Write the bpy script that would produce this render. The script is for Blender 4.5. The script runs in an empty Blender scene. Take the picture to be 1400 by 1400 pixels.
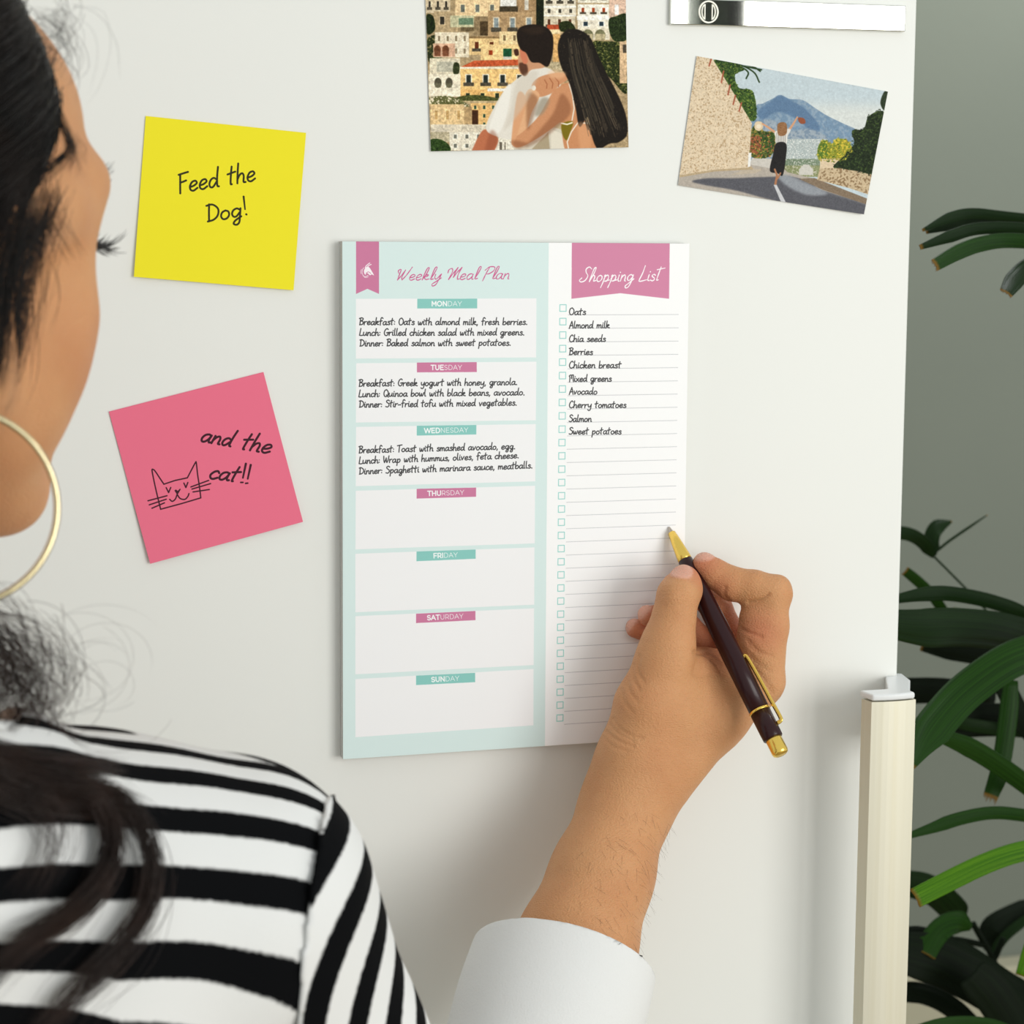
import bpy, math, random
import numpy as np
from mathutils import Vector, Matrix

random.seed(7)
rng = np.random.default_rng(7)
sc = bpy.context.scene
COL = sc.collection

# ------------------------------------------------------------------ camera
F_PX = 3000.0
DIST = 1.10
ZC = 1.40                                  # height of the point the lens is centred on
def _rot(y, p, r):
    cy, sy, cp, sp, cr, sr = math.cos(y), math.sin(y), math.cos(p), math.sin(p), math.cos(r), math.sin(r)
    B = np.array([[1, 0, 0], [0, 0, -1], [0, 1, 0]], float)
    Rz = np.array([[cy, -sy, 0], [sy, cy, 0], [0, 0, 1]])
    Rx = np.array([[1, 0, 0], [0, cp, -sp], [0, sp, cp]])
    Rr = np.array([[cr, -sr, 0], [sr, cr, 0], [0, 0, 1]])
    return Rz @ Rx @ B @ Rr
CM = _rot(*np.radians([-16.236, -7.739, 0.300]))
CAM = CM @ np.array([0, 0, DIST]) + np.array([0, 0, ZC])
cam_data = bpy.data.cameras.new('camera')
cam = bpy.data.objects.new('camera', cam_data)
COL.objects.link(cam)
cam_data.sensor_width = 36.0
cam_data.lens = 36.0 * F_PX / 1400.0
cam_data.clip_start = 0.01
_m = Matrix([[*CM[0], CAM[0]], [*CM[1], CAM[1]], [*CM[2], CAM[2]], [0, 0, 0, 1]])
cam.matrix_world = _m
cam_data.dof.use_dof = True
cam_data.dof.focus_distance = 1.07
cam_data.dof.aperture_fstop = 14.0
sc.camera = cam

def at(px, py, d=0.0):
    """the point seen at a photo pixel, d metres in front of the fridge door (plane Y=0)"""
    v = CM @ np.array([px - 700.0, -(py - 700.0), -F_PX])
    t = (-d - CAM[1]) / v[1]
    return CAM + v * t
def to_px(P):
    q = (np.asarray(P, float) - CAM) @ CM
    return 700 + F_PX * q[..., 0] / -q[..., 2], 700 - F_PX * q[..., 1] / -q[..., 2]

# ------------------------------------------------------------------ world, lights, exposure
w = bpy.data.worlds.new('room_light')
sc.world = w
w.use_nodes = True
w.node_tree.nodes['Background'].inputs['Color'].default_value = (0.88, 0.925, 0.92, 1)
w.node_tree.nodes['Background'].inputs['Strength'].default_value = 0.74
def area(name, loc, target, sx, sy, power, color):
    l = bpy.data.lights.new(name, 'AREA')
    l.shape = 'RECTANGLE'; l.size = sx; l.size_y = sy; l.energy = power; l.color = color
    o = bpy.data.objects.new(name, l)
    COL.objects.link(o)
    o.location = loc
    d = Vector(target) - Vector(loc)
    o.rotation_euler = d.to_track_quat('-Z', 'Y').to_euler()
    return o
area('window_light', (1.94, -2.74, 1.72), (1.94, 0, 1.72), 1.41, 1.7, 44, (1.0, 0.985, 0.95))
area('window_light', (0.93, -2.74, 1.72), (0.93, 0, 1.72), 0.37, 1.7, 11, (1.0, 0.985, 0.95))
area('wall_wash_fill', (0.80, 0.42, 2.20), (0.75, 0.78, 1.6), 0.4, 0.12, 6.0, (0.97, 0.99, 1.0))  # added fill without a fixture, brightens the wall towards the top
sc.view_settings.view_transform = 'Standard'
sc.view_settings.look = 'None'
sc.view_settings.exposure = 0.07
sc.view_settings.gamma = 1.0
sc.view_settings.use_curve_mapping = False

# ------------------------------------------------------------------ helpers
def srgb(r, g, b):
    f = lambda c: c / 12.92 if c <= 0.04045 else ((c + 0.055) / 1.055) ** 2.4
    return (f(r / 255), f(g / 255), f(b / 255), 1)

def mat(name, color, rough=0.5, metal=0.0, sss=0.0, bump=None, spec=0.5, vary=None, coat=0.0, sheen=0.0, aniso=0.0):
    """bump=(scale, strength, distance[, stretch])  vary=(scale, colour2, amount[, stretch])"""
    m = bpy.data.materials.new(name)
    m.use_nodes = True
    nt = m.node_tree
    b = nt.nodes['Principled BSDF']
    b.inputs['Base Color'].default_value = color
    b.inputs['Roughness'].default_value = rough
    b.inputs['Metallic'].default_value = metal
    b.inputs['Specular IOR Level'].default_value = spec
    b.inputs['Coat Weight'].default_value = coat
    b.inputs['Sheen Weight'].default_value = sheen
    b.inputs['Anisotropic'].default_value = aniso
    if sss:
        b.inputs['Subsurface Weight'].default_value = sss
        b.inputs['Subsurface Radius'].default_value = (1.0, 0.35, 0.18)
        b.inputs['Subsurface Scale'].default_value = 0.006
    tc = nt.nodes.new('ShaderNodeTexCoord')
    def noise(scale, stretch, detail=3):
        mp = nt.nodes.new('ShaderNodeMapping')
        mp.inputs['Scale'].default_value = stretch
        nt.links.new(tc.outputs['Object'], mp.inputs['Vector'])
        n = nt.nodes.new('ShaderNodeTexNoise')
        n.inputs['Scale'].default_value = scale
        n.inputs['Detail'].default_value = detail
        nt.links.new(mp.outputs['Vector'], n.inputs['Vector'])
        return n
    if vary:
        n = noise(vary[0], vary[3] if len(vary) > 3 else (1, 1, 1))
        mx = nt.nodes.new('ShaderNodeMix'); mx.data_type = 'RGBA'
        mr = nt.nodes.new('ShaderNodeMapRange')
        mr.inputs['From Min'].default_value = 0.35; mr.inputs['From Max'].default_value = 0.65
        mr.inputs['To Max'].default_value = vary[2]
        nt.links.new(n.outputs['Fac'], mr.inputs['Value'])
        nt.links.new(mr.outputs['Result'], mx.inputs['Factor'])
        mx.inputs['A'].default_value = color; mx.inputs['B'].default_value = vary[1]
        nt.links.new(mx.outputs['Result'], b.inputs['Base Color'])
    if bump:
        n = noise(bump[0], bump[3] if len(bump) > 3 else (1, 1, 1))
        bp = nt.nodes.new('ShaderNodeBump')
        bp.inputs['Strength'].default_value = bump[1]; bp.inputs['Distance'].default_value = bump[2]
        nt.links.new(n.outputs['Fac'], bp.inputs['Height'])
        nt.links.new(bp.outputs['Normal'], b.inputs['Normal'])
    return m
def bsdf(m): return m.node_tree.nodes['Principled BSDF']

def tag(o, label=None, cat=None, group=None, kind=None):
    if label: o['label'] = label
    if cat: o['category'] = cat
    if group: o['group'] = group
    if kind: o['kind'] = kind
    return o
def link(o, parent=None):
    COL.objects.link(o)
    if parent is not None:
        o.parent = parent
        o.matrix_parent_inverse = Matrix.Translation(-Vector(parent.location)) if parent.parent is None else Matrix.Translation(-Vector(parent['_base'])) if '_base' in parent else Matrix.Identity(4)
    return o
def empty(name, loc, *a, **k):
    o = bpy.data.objects.new(name, None)
    o.empty_display_size = 0.05
    o.location = tuple(float(c) for c in loc)
    link(o)
    tag(o, *a, **k)
    return o
def mesh_obj(name, verts, faces, material, parent=None, smooth=False, flat_uv=None):
    """verts are world coordinates; the parent (an Empty) only has a location"""
    verts = np.asarray(verts, np.float32).reshape(-1, 3)
    me = bpy.data.meshes.new(name)
    if isinstance(faces, np.ndarray):
        nf, k = faces.shape
        me.vertices.add(len(verts)); me.vertices.foreach_set('co', verts.ravel())
        me.loops.add(nf * k); me.loops.foreach_set('vertex_index', faces.astype(np.int32).ravel())
        me.polygons.add(nf); me.polygons.foreach_set('loop_start', np.arange(0, nf * k, k, dtype=np.int32))
        me.polygons.foreach_set('loop_total', np.full(nf, k, np.int32))
        me.update(calc_edges=True)
    else:
        me.from_pydata([tuple(map(float, v)) for v in verts], [], faces)
        me.update()
    me.validate()
    if smooth:
        me.polygons.foreach_set('use_smooth', np.ones(len(me.polygons), bool))
    for mm in (material if isinstance(material, (list, tuple)) else [material]):
        me.materials.append(mm)
    o = bpy.data.objects.new(name, me)
    COL.objects.link(o)
    if parent is not None:
        o.parent = parent
        r = parent
        while r.parent is not None: r = r.parent
        if r.type == 'EMPTY' and parent.type == 'EMPTY':
            o.matrix_parent_inverse = Matrix.Translation(-Vector(r.location))
    return o
def box_vf(x0, x1, y0, y1, z0, z1, bev=0.0, seg=3):
    import bmesh
    bm = bmesh.new()
    bmesh.ops.create_cube(bm, size=1)
    for v in bm.verts:
        v.co = Vector(((x0 + x1) / 2 + v.co.x * (x1 - x0), (y0 + y1) / 2 + v.co.y * (y1 - y0), (z0 + z1) / 2 + v.co.z * (z1 - z0)))
    if bev: bmesh.ops.bevel(bm, geom=list(bm.edges), offset=bev, segments=seg, profile=0.6, affect='EDGES')
    bm.verts.index_update()
    V = [tuple(v.co) for v in bm.verts]; Fc = [tuple(v.index for v in f.verts) for f in bm.faces]
    bm.free()
    return V, Fc
def box(name, x0, x1, y0, y1, z0, z1, m, parent=None, bev=0.0, seg=3):
    V, Fc = box_vf(x0, x1, y0, y1, z0, z1, bev, seg)
    return mesh_obj(name, V, Fc, m, parent, smooth=False)
def prism(name, outline, y0, y1, m, parent=None):
    """outline: XZ world points, extruded from y0 (front) to y1 (back)"""
    n = len(outline)
    V = [(x, y0, z) for x, z in outline] + [(x, y1, z) for x, z in outline]
    Fc = [tuple(range(n)), tuple(range(2 * n - 1, n - 1, -1))] + [(i, i + n, (i + 1) % n + n, (i + 1) % n) for i in range(n)]
    return mesh_obj(name, V, Fc, m, parent)
def cr(pts, n=8, closed=False):
    """Catmull-Rom through points of any dimension"""
    P = np.asarray(pts, float)
    if len(P) < 3 and not closed:
        t = np.linspace(0, 1, n + 1)[:, None]
        return P[0] * (1 - t) + P[-1] * t
    if closed: Q = np.vstack([P[-1], P, P[0], P[1]])
    else: Q = np.vstack([2 * P[0] - P[1], P, 2 * P[-1] - P[-2]])
    out = []
    t = np.linspace(0, 1, n, endpoint=False)[:, None]
    for i in range(1, len(Q) - 2):
        a, b, c, d = Q[i - 1], Q[i], Q[i + 1], Q[i + 2]
        out.append(0.5 * ((2 * b) + (-a + c) * t + (2 * a - 5 * b + 4 * c - d) * t ** 2 + (-a + 3 * b - 3 * c + d) * t ** 3))
    if not closed: out.append(Q[-2][None])
    return np.vstack(out)
def unit(v):
    v = np.asarray(v, float)
    return v / (np.linalg.norm(v, axis=-1, keepdims=True) + 1e-12)
def tube_vf(path, rad, k=12, closed=False, sq=1.0):
    P = np.asarray(path, float); n = len(P)
    rad = np.broadcast_to(np.asarray(rad, float), (n,))
    T = np.gradient(P, axis=0) if not closed else np.roll(P, -1, 0) - np.roll(P, 1, 0)
    T = unit(T)
    up = np.array([0, 0, 1.0]) if abs(T[0][2]) < 0.9 else np.array([1.0, 0, 0])
    N = unit(np.cross(up, T[0])); Ns = [N]
    for i in range(1, n):
        N = unit(Ns[-1] - T[i] * np.dot(Ns[-1], T[i])); Ns.append(N)
    Ns = np.array(Ns); Bs = np.cross(T, Ns)
    a = np.linspace(0, 2 * np.pi, k, endpoint=False)
    V = (P[:, None] + rad[:, None, None] * (np.cos(a)[None, :, None] * Ns[:, None] + sq * np.sin(a)[None, :, None] * Bs[:, None])).reshape(-1, 3)
    Fc = []
    for i in range(n if closed else n - 1):
        j = (i + 1) % n
        for q in range(k):
            r = (q + 1) % k
            Fc.append((i * k + q, i * k + r, j * k + r, j * k + q))
    if not closed:
        Fc.append(tuple(range(k - 1, -1, -1))); Fc.append(tuple(range((n - 1) * k, n * k)))
    return V, Fc
def tube(name, path, rad, m, parent=None, k=12, closed=False, sq=1.0):
    V, Fc = tube_vf(path, rad, k, closed, sq)
    return mesh_obj(name, V, Fc, m, parent, smooth=True)

# ------------------------------------------------------------------ painter (flat prints only)
class Canvas:
    """a small anti-aliased painter; coordinates go through self.T to canvas pixels, y down"""
    def __init__(s, w, h, bg, T=None):
        s.w, s.h = int(w), int(h)
        s.a = np.empty((s.h, s.w, 3), np.float32); s.a[:] = np.array(bg, np.float32) / 255
        s.T = T or (lambda p: np.asarray(p, float))
    def _win(s, x0, y0, x1, y1, pad=2):
        return max(0, int(x0 - pad)), max(0, int(y0 - pad)), min(s.w, int(x1 + pad) + 1), min(s.h, int(y1 + pad) + 1)
    def poly(s, pts, c, alpha=1.0, tex=0.0, seed=0, raw=False, soft=0, speck=None):
        P = np.asarray(pts, float).reshape(-1, 2)
        if not raw: P = s.T(P)
        x0, y0, x1, y1 = s._win(P[:, 0].min(), P[:, 1].min(), P[:, 0].max(), P[:, 1].max(), 2 + soft * 2)
        if x1 <= x0 or y1 <= y0: return
        ss = 3
        X = (np.arange(x0 * ss, x1 * ss) + 0.5) / ss; Y = (np.arange(y0 * ss, y1 * ss) + 0.5) / ss
        inside = np.zeros((len(Y), len(X)), bool)
        n = len(P)
        for i in range(n):
            ax, ay = P[i]; bx, by = P[(i + 1) % n]
            if ay == by: continue
            rows = (Y >= min(ay, by)) & (Y < max(ay, by))
            if not rows.any(): continue
            xc = ax + (Y[rows] - ay) * (bx - ax) / (by - ay)
            inside[rows] ^= X[None] < xc[:, None]
        cov = inside.reshape(y1 - y0, ss, x1 - x0, ss).mean((1, 3)).astype(np.float32)
        if soft: cov = blur(cov, soft)
        col = np.array(c, np.float32) / 255
        if tex:
            g = np.random.default_rng(seed + int(P[0, 0] * 7) % 997).standard_normal(cov.shape).astype(np.float32)
            g = blur(g, 1) * 1.6
            col = np.clip(col + g[..., None] * tex / 255, 0, 1)
        if speck is not None:
            g = blur(np.random.default_rng(seed + 5).standard_normal(cov.shape).astype(np.float32), speck[1])
            g = g / (g.std() + 1e-6)
            k = np.clip((g - speck[2]) * 2.5, 0, 1)[..., None]
            col = col * (1 - k) + np.array(speck[0], np.float32) / 255 * k
        m = (cov * alpha)[..., None]
        s.a[y0:y1, x0:x1] = s.a[y0:y1, x0:x1] * (1 - m) + col * m
    def rect(s, x0, y0, x1, y1, c, **k): s.poly([(x0, y0), (x1, y0), (x1, y1), (x0, y1)], c, **k)
    def ell(s, cx, cy, rx, ry, c, n=28, **k):
        t = np.linspace(0, 2 * np.pi, n, endpoint=False)
        s.poly(np.stack([cx + rx * np.cos(t), cy + ry * np.sin(t)], 1), c, **k)
    def blob(s, pts, c, **k): s.poly(cr(pts, 6, closed=True), c, **k)
    def stroke(s, pts, wd, c, raw=False):
        """polyline with round ends; wd in canvas pixels (scalar or per point)"""
        P = np.asarray(pts, float).reshape(-1, 2)
        if not raw: P = s.T(P)
        wd = np.broadcast_to(np.asarray(wd, float), (len(P),)) / 2
        x0, y0, x1, y1 = s._win(P[:, 0].min() - wd.max(), P[:, 1].min() - wd.max(), P[:, 0].max() + wd.max(), P[:, 1].max() + wd.max())
        if x1 <= x0 or y1 <= y0: return
        X, Y = np.meshgrid(np.arange(x0, x1) + 0.5, np.arange(y0, y1) + 0.5)
        D = np.full(X.shape, 1e9)
        for i in range(max(1, len(P) - 1)):
            a = P[i]; b = P[min(i + 1, len(P) - 1)]; ab = b - a; L = ab @ ab + 1e-9
            t = np.clip(((X - a[0]) * ab[0] + (Y - a[1]) * ab[1]) / L, 0, 1)
            d = np.hypot(X - a[0] - t * ab[0], Y - a[1] - t * ab[1]) - (wd[i] + t * (wd[min(i + 1, len(P) - 1)] - wd[i]))
            np.minimum(D, d, out=D)
        m = np.clip(0.5 - D, 0, 1)[..., None].astype(np.float32)
        s.a[y0:y1, x0:x1] = s.a[y0:y1, x0:x1] * (1 - m) + np.array(c, np.float32) / 255 * m
    def image(s, name):
        im = bpy.data.images.new(name, s.w, s.h)
        buf = np.ones((s.h, s.w, 4), np.float32); buf[..., :3] = s.a[::-1]
        im.pixels.foreach_set(buf.ravel()); im.update(); im.pack()
        return im
def blur(a, r):
    r = int(r)
    if r <= 0: return a
    for ax in (0, 1):
        for _ in range(2):
            c = np.cumsum(np.pad(a, [(r + 1, r) if i == ax else (0, 0) for i in range(a.ndim)], mode='edge'), axis=ax)
            n = a.shape[ax]; k = 2 * r + 1
            a = (np.take(c, range(k, n + k), ax) - np.take(c, range(0, n), ax)) / k
    return a

# handwriting: letter -> (advance, strokes), x-height 50, capital 100, baseline 0, y up
G = {
'a': (50, [[40,42,30,50,14,44,5,24,9,5,22,4,35,22,41,46],[41,46,38,18,42,4,50,5]]),
'b': (46, [[12,100,8,50,5,5],[6,20,18,42,30,47,39,34,36,13,22,2,6,5]]),
'c': (42, [[38,40,30,50,16,44,5,24,10,6,22,1,39,11]]),
'd': (52, [[39,37,26,48,12,40,5,20,10,4,22,5,38,28],[47,100,41,50,40,8,47,2]]),
'e': (44, [[8,22,24,26,37,37,31,49,16,45,6,26,8,8,21,1,39,12]]),
'f': (40, [[42,90,31,102,20,90,16,50,13,-4],[3,50,34,56]]),
'g': (50, [[39,42,27,50,12,42,6,24,12,8,24,8,39,28],[43,48,39,10,34,-26,22,-38,10,-30,18,-14,44,4]]),
'h': (46, [[13,100,8,50,5,2],[6,20,17,42,29,48,35,34,33,5,42,2]]),
'i': (22, [[10,48,7,20,10,4,18,3],[13,68,14,70]]),
'k': (46, [[13,100,8,50,5,2],[7,24,20,44,33,48,34,36,14,26],[14,26,24,8,42,3]]),
'l': (24, [[13,100,8,50,9,10,18,3]]),
'm': (62, [[8,48,5,2],[6,22,15,42,25,47,28,30,27,4],[27,24,37,43,47,46,51,30,50,6,58,3]]),
'n': (46, [[8,48,5,2],[6,20,17,42,29,48,35,32,34,6,42,3]]),
'o': (46, [[25,48,11,40,5,20,13,3,28,4,39,20,37,40,25,48]]),
'p': (48, [[11,48,8,0,3,-40],[8,24,20,44,34,47,40,30,32,8,18,2,8,8]]),
'r': (36, [[8,48,5,2],[6,20,16,42,33,48]]),
's': (38, [[33,43,23,50,12,43,13,33,27,24,32,11,20,1,4,7]]),
't': (38, [[21,90,16,50,13,6,18,2],[1,54,36,62]]),
'u': (48, [[8,48,5,18,13,3,25,7,38,32],[39,48,37,12,44,3]]),
'v': (42, [[6,48,15,3],[15,3,26,24,37,50]]),
'w': (58, [[6,48,8,10,16,3,29,38],[29,38,30,8,38,3,46,22,55,50]]),
'x': (44, [[6,47,38,3],[38,50,4,2]]),
'y': (48, [[8,48,8,22,16,10,28,16,39,36],[43,50,38,0,30,-30,16,-40,4,-28]]),
'A': (54, [[4,-2,18,50,32,98],[32,98,41,50,48,0],[10,34,44,40]]),
'B': (52, [[15,94,12,50,8,0],[2,90,26,99,44,88,38,68,15,54],[15,54,38,50,46,28,34,6,6,2]]),
'C': (50, [[46,84,34,99,15,78,5,40,13,8,30,1,48,14]]),
'D': (56, [[14,94,11,50,9,2],[2,88,28,90,50,64,48,30,30,8,4,2]]),
'F': (48, [[13,92,11,50,9,-2],[6,92,28,96,48,99],[11,52,25,54,38,58]]),
'G': (56, [[48,86,36,99,16,80,5,40,14,8,32,1,46,20,50,44],[30,40,54,46]]),
'L': (44, [[18,99,11,50,5,4],[5,4,22,0,44,5]]),
'M': (60, [[8,-2,10,50,6,84],[2,80,16,94,30,88,30,44],[30,44,32,84,42,96,52,90,50,40,54,0]]),
'O': (58, [[34,98,14,84,5,42,14,6,32,2,50,24,52,66,34,98]]),
'Q': (58, [[34,98,14,84,5,42,14,6,32,2,50,24,52,66,34,98],[34,24,56,-6]]),
'S': (46, [[44,86,30,99,12,86,16,66,36,48,40,24,24,2,2,8]]),
'T': (46, [[25,92,21,50,17,-2],[0,88,24,93,52,98]]),
'W': (66, [[6,94,8,30,14,4],[14,4,26,40,34,68],[34,68,36,20,42,4],[42,4,56,40,66,96]]),
'P': (52, [[15,94,12,50,6,-4],[0,84,24,99,46,88,40,60,14,46]]),
':': (20, [[9,44,10,42],[7,12,8,10]]), '.': (22, [[7,5,11,3,9,6]]), ',': (20, [[10,6,4,-12]]),
'-': (40, [[4,30,34,32]]), '!': (26, [[18,100,10,30],[8,6,9,4]]), ' ': (35, []),
}
# brush script for the two titles
SCR = dict(G)
SCR.update({
'W': (84, [[8,60,2,84,18,92,14,40,12,4],[12,4,34,50,48,88],[48,88,36,30,42,4],[42,4,64,46,88,112]]),
'M': (88, [[2,60,4,86,22,96,30,70,18,4],[18,4,40,60,60,104],[60,104,50,60,46,22],[46,22,66,70,86,104],[86,104,74,50,76,6,88,8]]),
'P': (58, [[26,98,14,50,4,-12],[2,78,26,106,60,104,60,74,36,50,18,46]]),
'S': (62, [[64,96,44,112,24,96,30,70,46,46,34,12,8,0,-8,12,6,30]]),
'L': (62, [[30,116,22,60,8,8,12,-2,34,2,62,10]]),
'y': (50, [[8,48,8,20,18,8,30,20,42,46],[46,50,38,0,26,-40,8,-50,2,-34,22,-14,52,18]]),
'g': (50, [[39,42,27,50,12,42,6,24,12,8,24,8,39,28],[43,48,38,0,26,-40,8,-50,2,-34,22,-14,52,18]]),
'l': (26, [[8,10,24,60,32,106,20,104,12,50,10,8,26,10]]),
'k': (50, [[8,10,24,60,30,104,18,98,8,40,4,2],[8,24,24,44,36,46,32,34,14,26],[14,26,26,6,48,10]]),
'h': (50, [[6,10,24,60,32,104,20,100,10,50,4,2],[6,20,18,42,30,48,36,32,32,6,48,10]]),
't': (40, [[24,104,16,50,12,8,24,8],[0,84,54,96]]),
'p': (52, [[8,40,14,48,8,0,-2,-44],[8,20,20,44,34,47,40,28,32,6,18,4,50,12]]),
})
# printed capitals
def _arc(cx, cy, rx, ry, a0, a1, n=9):
    t = np.radians(np.linspace(a0, a1, n))
    return np.stack([cx + rx * np.cos(t), cy + ry * np.sin(t)], 1).ravel().tolist()
CAP = {
'M': (100, [[10,0,10,100,50,35,90,100,90,0]]), 'O': (108, [_arc(54,50,46,50,0,360,22)]),
'N': (96, [[12,0,12,100,84,0,84,100]]), 'D': (96, [[12,0,12,100,40,100] + _arc(42,50,46,50,90,-90,11) + [12,0]]),
'A': (92, [[2,0,46,100,90,0],[18,34,74,34]]), 'Y': (84, [[2,100,42,46,82,100],[42,46,42,0]]),
'T': (80, [[2,100,78,100],[40,100,40,0]]), 'U': (94, [[12,100,12,38] + _arc(47,38,35,38,180,360,11) + [82,100]]),
'E': (80, [[72,100,12,100,12,0,74,0],[12,52,64,52]]), 'S': (76, [_arc(38,75,29,25,25,245,11) + _arc(38,25,31,25,65,-160,11)]),
'W': (136, [[2,100,34,0,68,96,102,0,134,100]]), 'H': (94, [[12,0,12,100],[82,0,82,100],[12,50,82,50]]),
'R': (86, [[12,0,12,100,46,100] + _arc(46,68,30,32,90,-90,9) + [12,36],[48,36,78,0]]),
'F': (76, [[12,0,12,100,72,100],[12,48,64,48]]), 'I': (28, [[14,0,14,100]]),
}
def write(cv, text, p0, p1, size, wd, c, font=G, slant=0.0, curve=True, jitter=0.0, bold=None, bold_wd=None):
    """baseline from p0 to p1 in photo pixels (p1 None: natural width), size = capital height"""
    adv = [font.get(ch, (30, []))[0] + (12 if font is CAP else 0) for ch in text]
    tot = sum(adv)
    p0 = np.array(p0, float)
    if p1 is None: p1 = p0 + np.array([tot * size / 100, 0])
    p1 = np.array(p1, float)
    dirv = (p1 - p0) / tot
    up = np.array([dirv[1], -dirv[0]]); up = up / np.linalg.norm(up) * size / 100
    x = 0.0
    jr = np.random.default_rng(len(text) * 31 + int(p0[1]))
    for i, ch in enumerate(text):
        jy = jr.uniform(-1, 1) * jitter
        for st in font.get(ch, (30, []))[1]:
            q = np.array(st, float).reshape(-1, 2)
            q[:, 0] += q[:, 1] * slant; q[:, 1] += jy
            if curve and len(q) > 2: q = cr(q, 5)
            P = p0 + (x + q[:, :1]) * dirv + q[:, 1:] * up
            ww = bold_wd if (bold and i < bold) else wd
            if curve and font is SCR:
                t = np.linspace(0, 1, len(P)); ww = ww * (0.75 + 0.5 * np.abs(np.sin(t * 7 + i)))
            cv.stroke(P, ww, c)
        x += adv[i]

def paper(name, corners, d, thick, m, parent=None, nu=16, nv=16, bend=None, side=None):
    """a sheet whose four corners are photo pixels TL,TR,BR,BL on the plane d in front of the door; bend(u,v) lifts it"""
    C = [at(*c, d) for c in corners]
    V = []; UV = []
    for j in range(nv + 1):
        for i in range(nu + 1):
            u, v = i / nu, j / nv
            p = (C[0] * (1 - u) + C[1] * u) * (1 - v) + (C[3] * (1 - u) + C[2] * u) * v
            p = p.copy(); p[1] -= bend(u, v) if bend else 0
            V.append(p); UV.append((u, 1 - v))
    n = len(V)
    V += [p + np.array([0, thick, 0]) for p in V]
    W = nu + 1
    Fc = []
    for j in range(nv):
        for i in range(nu):
            a = j * W + i
            Fc.append((a, a + W, a + W + 1, a + 1)); Fc.append((a + n, a + 1 + n, a + W + 1 + n, a + W + n))
    rim = [i for i in range(nu)] + [j * W + nu for j in range(nv)] + [nv * W + i for i in range(nu, 0, -1)] + [j * W for j in range(nv, 0, -1)]
    for a, b in zip(rim, rim[1:] + rim[:1]): Fc.append((a, b, b + n, a + n))
    o = mesh_obj(name, V, Fc, m if side is None else [m, side], parent)
    uv = o.data.uv_layers.new(name='print')
    UV = UV + UV
    for l in o.data.loops: uv.data[l.index].uv = UV[l.vertex_index]
    if side is not None:
        k = 2 * nu * nv
        for p in o.data.polygons[k:]: p.material_index = 1
        for q in range(1, k, 2): o.data.polygons[q].material_index = 1
    return o
def homog(corners, w, h):
    """photo pixel -> canvas pixel for a sheet with these four corners"""
    A = []; b = []
    for (x, y), (u, v) in zip(corners, [(0, 0), (w, 0), (w, h), (0, h)]):
        A.append([x, y, 1, 0, 0, 0, -u * x, -u * y]); b.append(u)
        A.append([0, 0, 0, x, y, 1, -v * x, -v * y]); b.append(v)
    Hm = np.append(np.linalg.solve(np.array(A), np.array(b)), 1).reshape(3, 3)
    def T(p):
        p = np.asarray(p, float).reshape(-1, 2)
        q = np.c_[p, np.ones(len(p))] @ Hm.T
        return q[:, :2] / q[:, 2:]
    return T
def print_mat(name, im, rough=0.55, bump=None, coat=0.0, spec=0.3):
    m = mat(name, (1, 1, 1, 1), rough, bump=bump, coat=coat, spec=spec)
    nt = m.node_tree
    uv = nt.nodes.new('ShaderNodeUVMap'); uv.uv_map = 'print'
    t = nt.nodes.new('ShaderNodeTexImage'); t.image = im; t.extension = 'EXTEND'
    nt.links.new(uv.outputs['UV'], t.inputs['Vector'])
    nt.links.new(t.outputs['Color'], bsdf(m).inputs['Base Color'])
    return m

# ------------------------------------------------------------------ materials
M = {}
M['door'] = mat('white_enamel', srgb(234, 235, 230), 0.42, bump=(900, 0.05, 0.0004), spec=0.35)
M['cabinet'] = mat('white_cabinet', srgb(225, 227, 224), 0.5)
M['wall'] = mat('grey_green_plaster', srgb(108, 113, 102), 0.9, bump=(120, 0.15, 0.001), vary=(3, srgb(100, 106, 96), 0.5))
M['floor'] = mat('oak_floor', srgb(176, 160, 134), 0.6, bump=(60, 0.1, 0.001), vary=(6, srgb(150, 132, 106), 0.6, (1, 8, 1)))
M['ledge'] = mat('beige_ledge', srgb(158, 154, 132), 0.8)
M['chrome'] = mat('chrome', srgb(228, 229, 221), 0.025, 1.0)
M['emblem'] = mat('emblem_white', srgb(255, 254, 242), 0.6, 0.0)
M['plastic'] = mat('grey_white_plastic', srgb(226, 228, 228), 0.35)
M['brushed'] = mat('brushed_steel', srgb(214, 210, 192), 0.5, 0.6, bump=(420, 0.10, 0.0004, (1, 1, 0.012)), vary=(300, srgb(206, 200, 176), 0.45, (1, 1, 0.01)))
M['brushed_side'] = mat('brushed_steel_side', srgb(150, 146, 130), 0.4, 0.8, bump=(420, 0.15, 0.0004, (1, 1, 0.012)))

# ------------------------------------------------------------------ the setting
WALL_Y = 0.78
DOOR_X1 = at(1228, 900, 0)[0]
def structure(o):
    o['kind'] = 'structure'; return o
structure(box('wall_back', -1.6, 3.2, WALL_Y, WALL_Y + 0.08, 0, 2.7, M['wall']))
structure(box('floor', -1.6, 3.2, -3.2, WALL_Y, -0.05, 0, M['floor']))
zl = at(1385, 1322, -(WALL_Y - 0.03))[2]
structure(box('trim_1', -1.6, 3.2, WALL_Y - 0.03, WALL_Y, zl - 0.09, zl, M['ledge'], bev=0.003))

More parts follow.
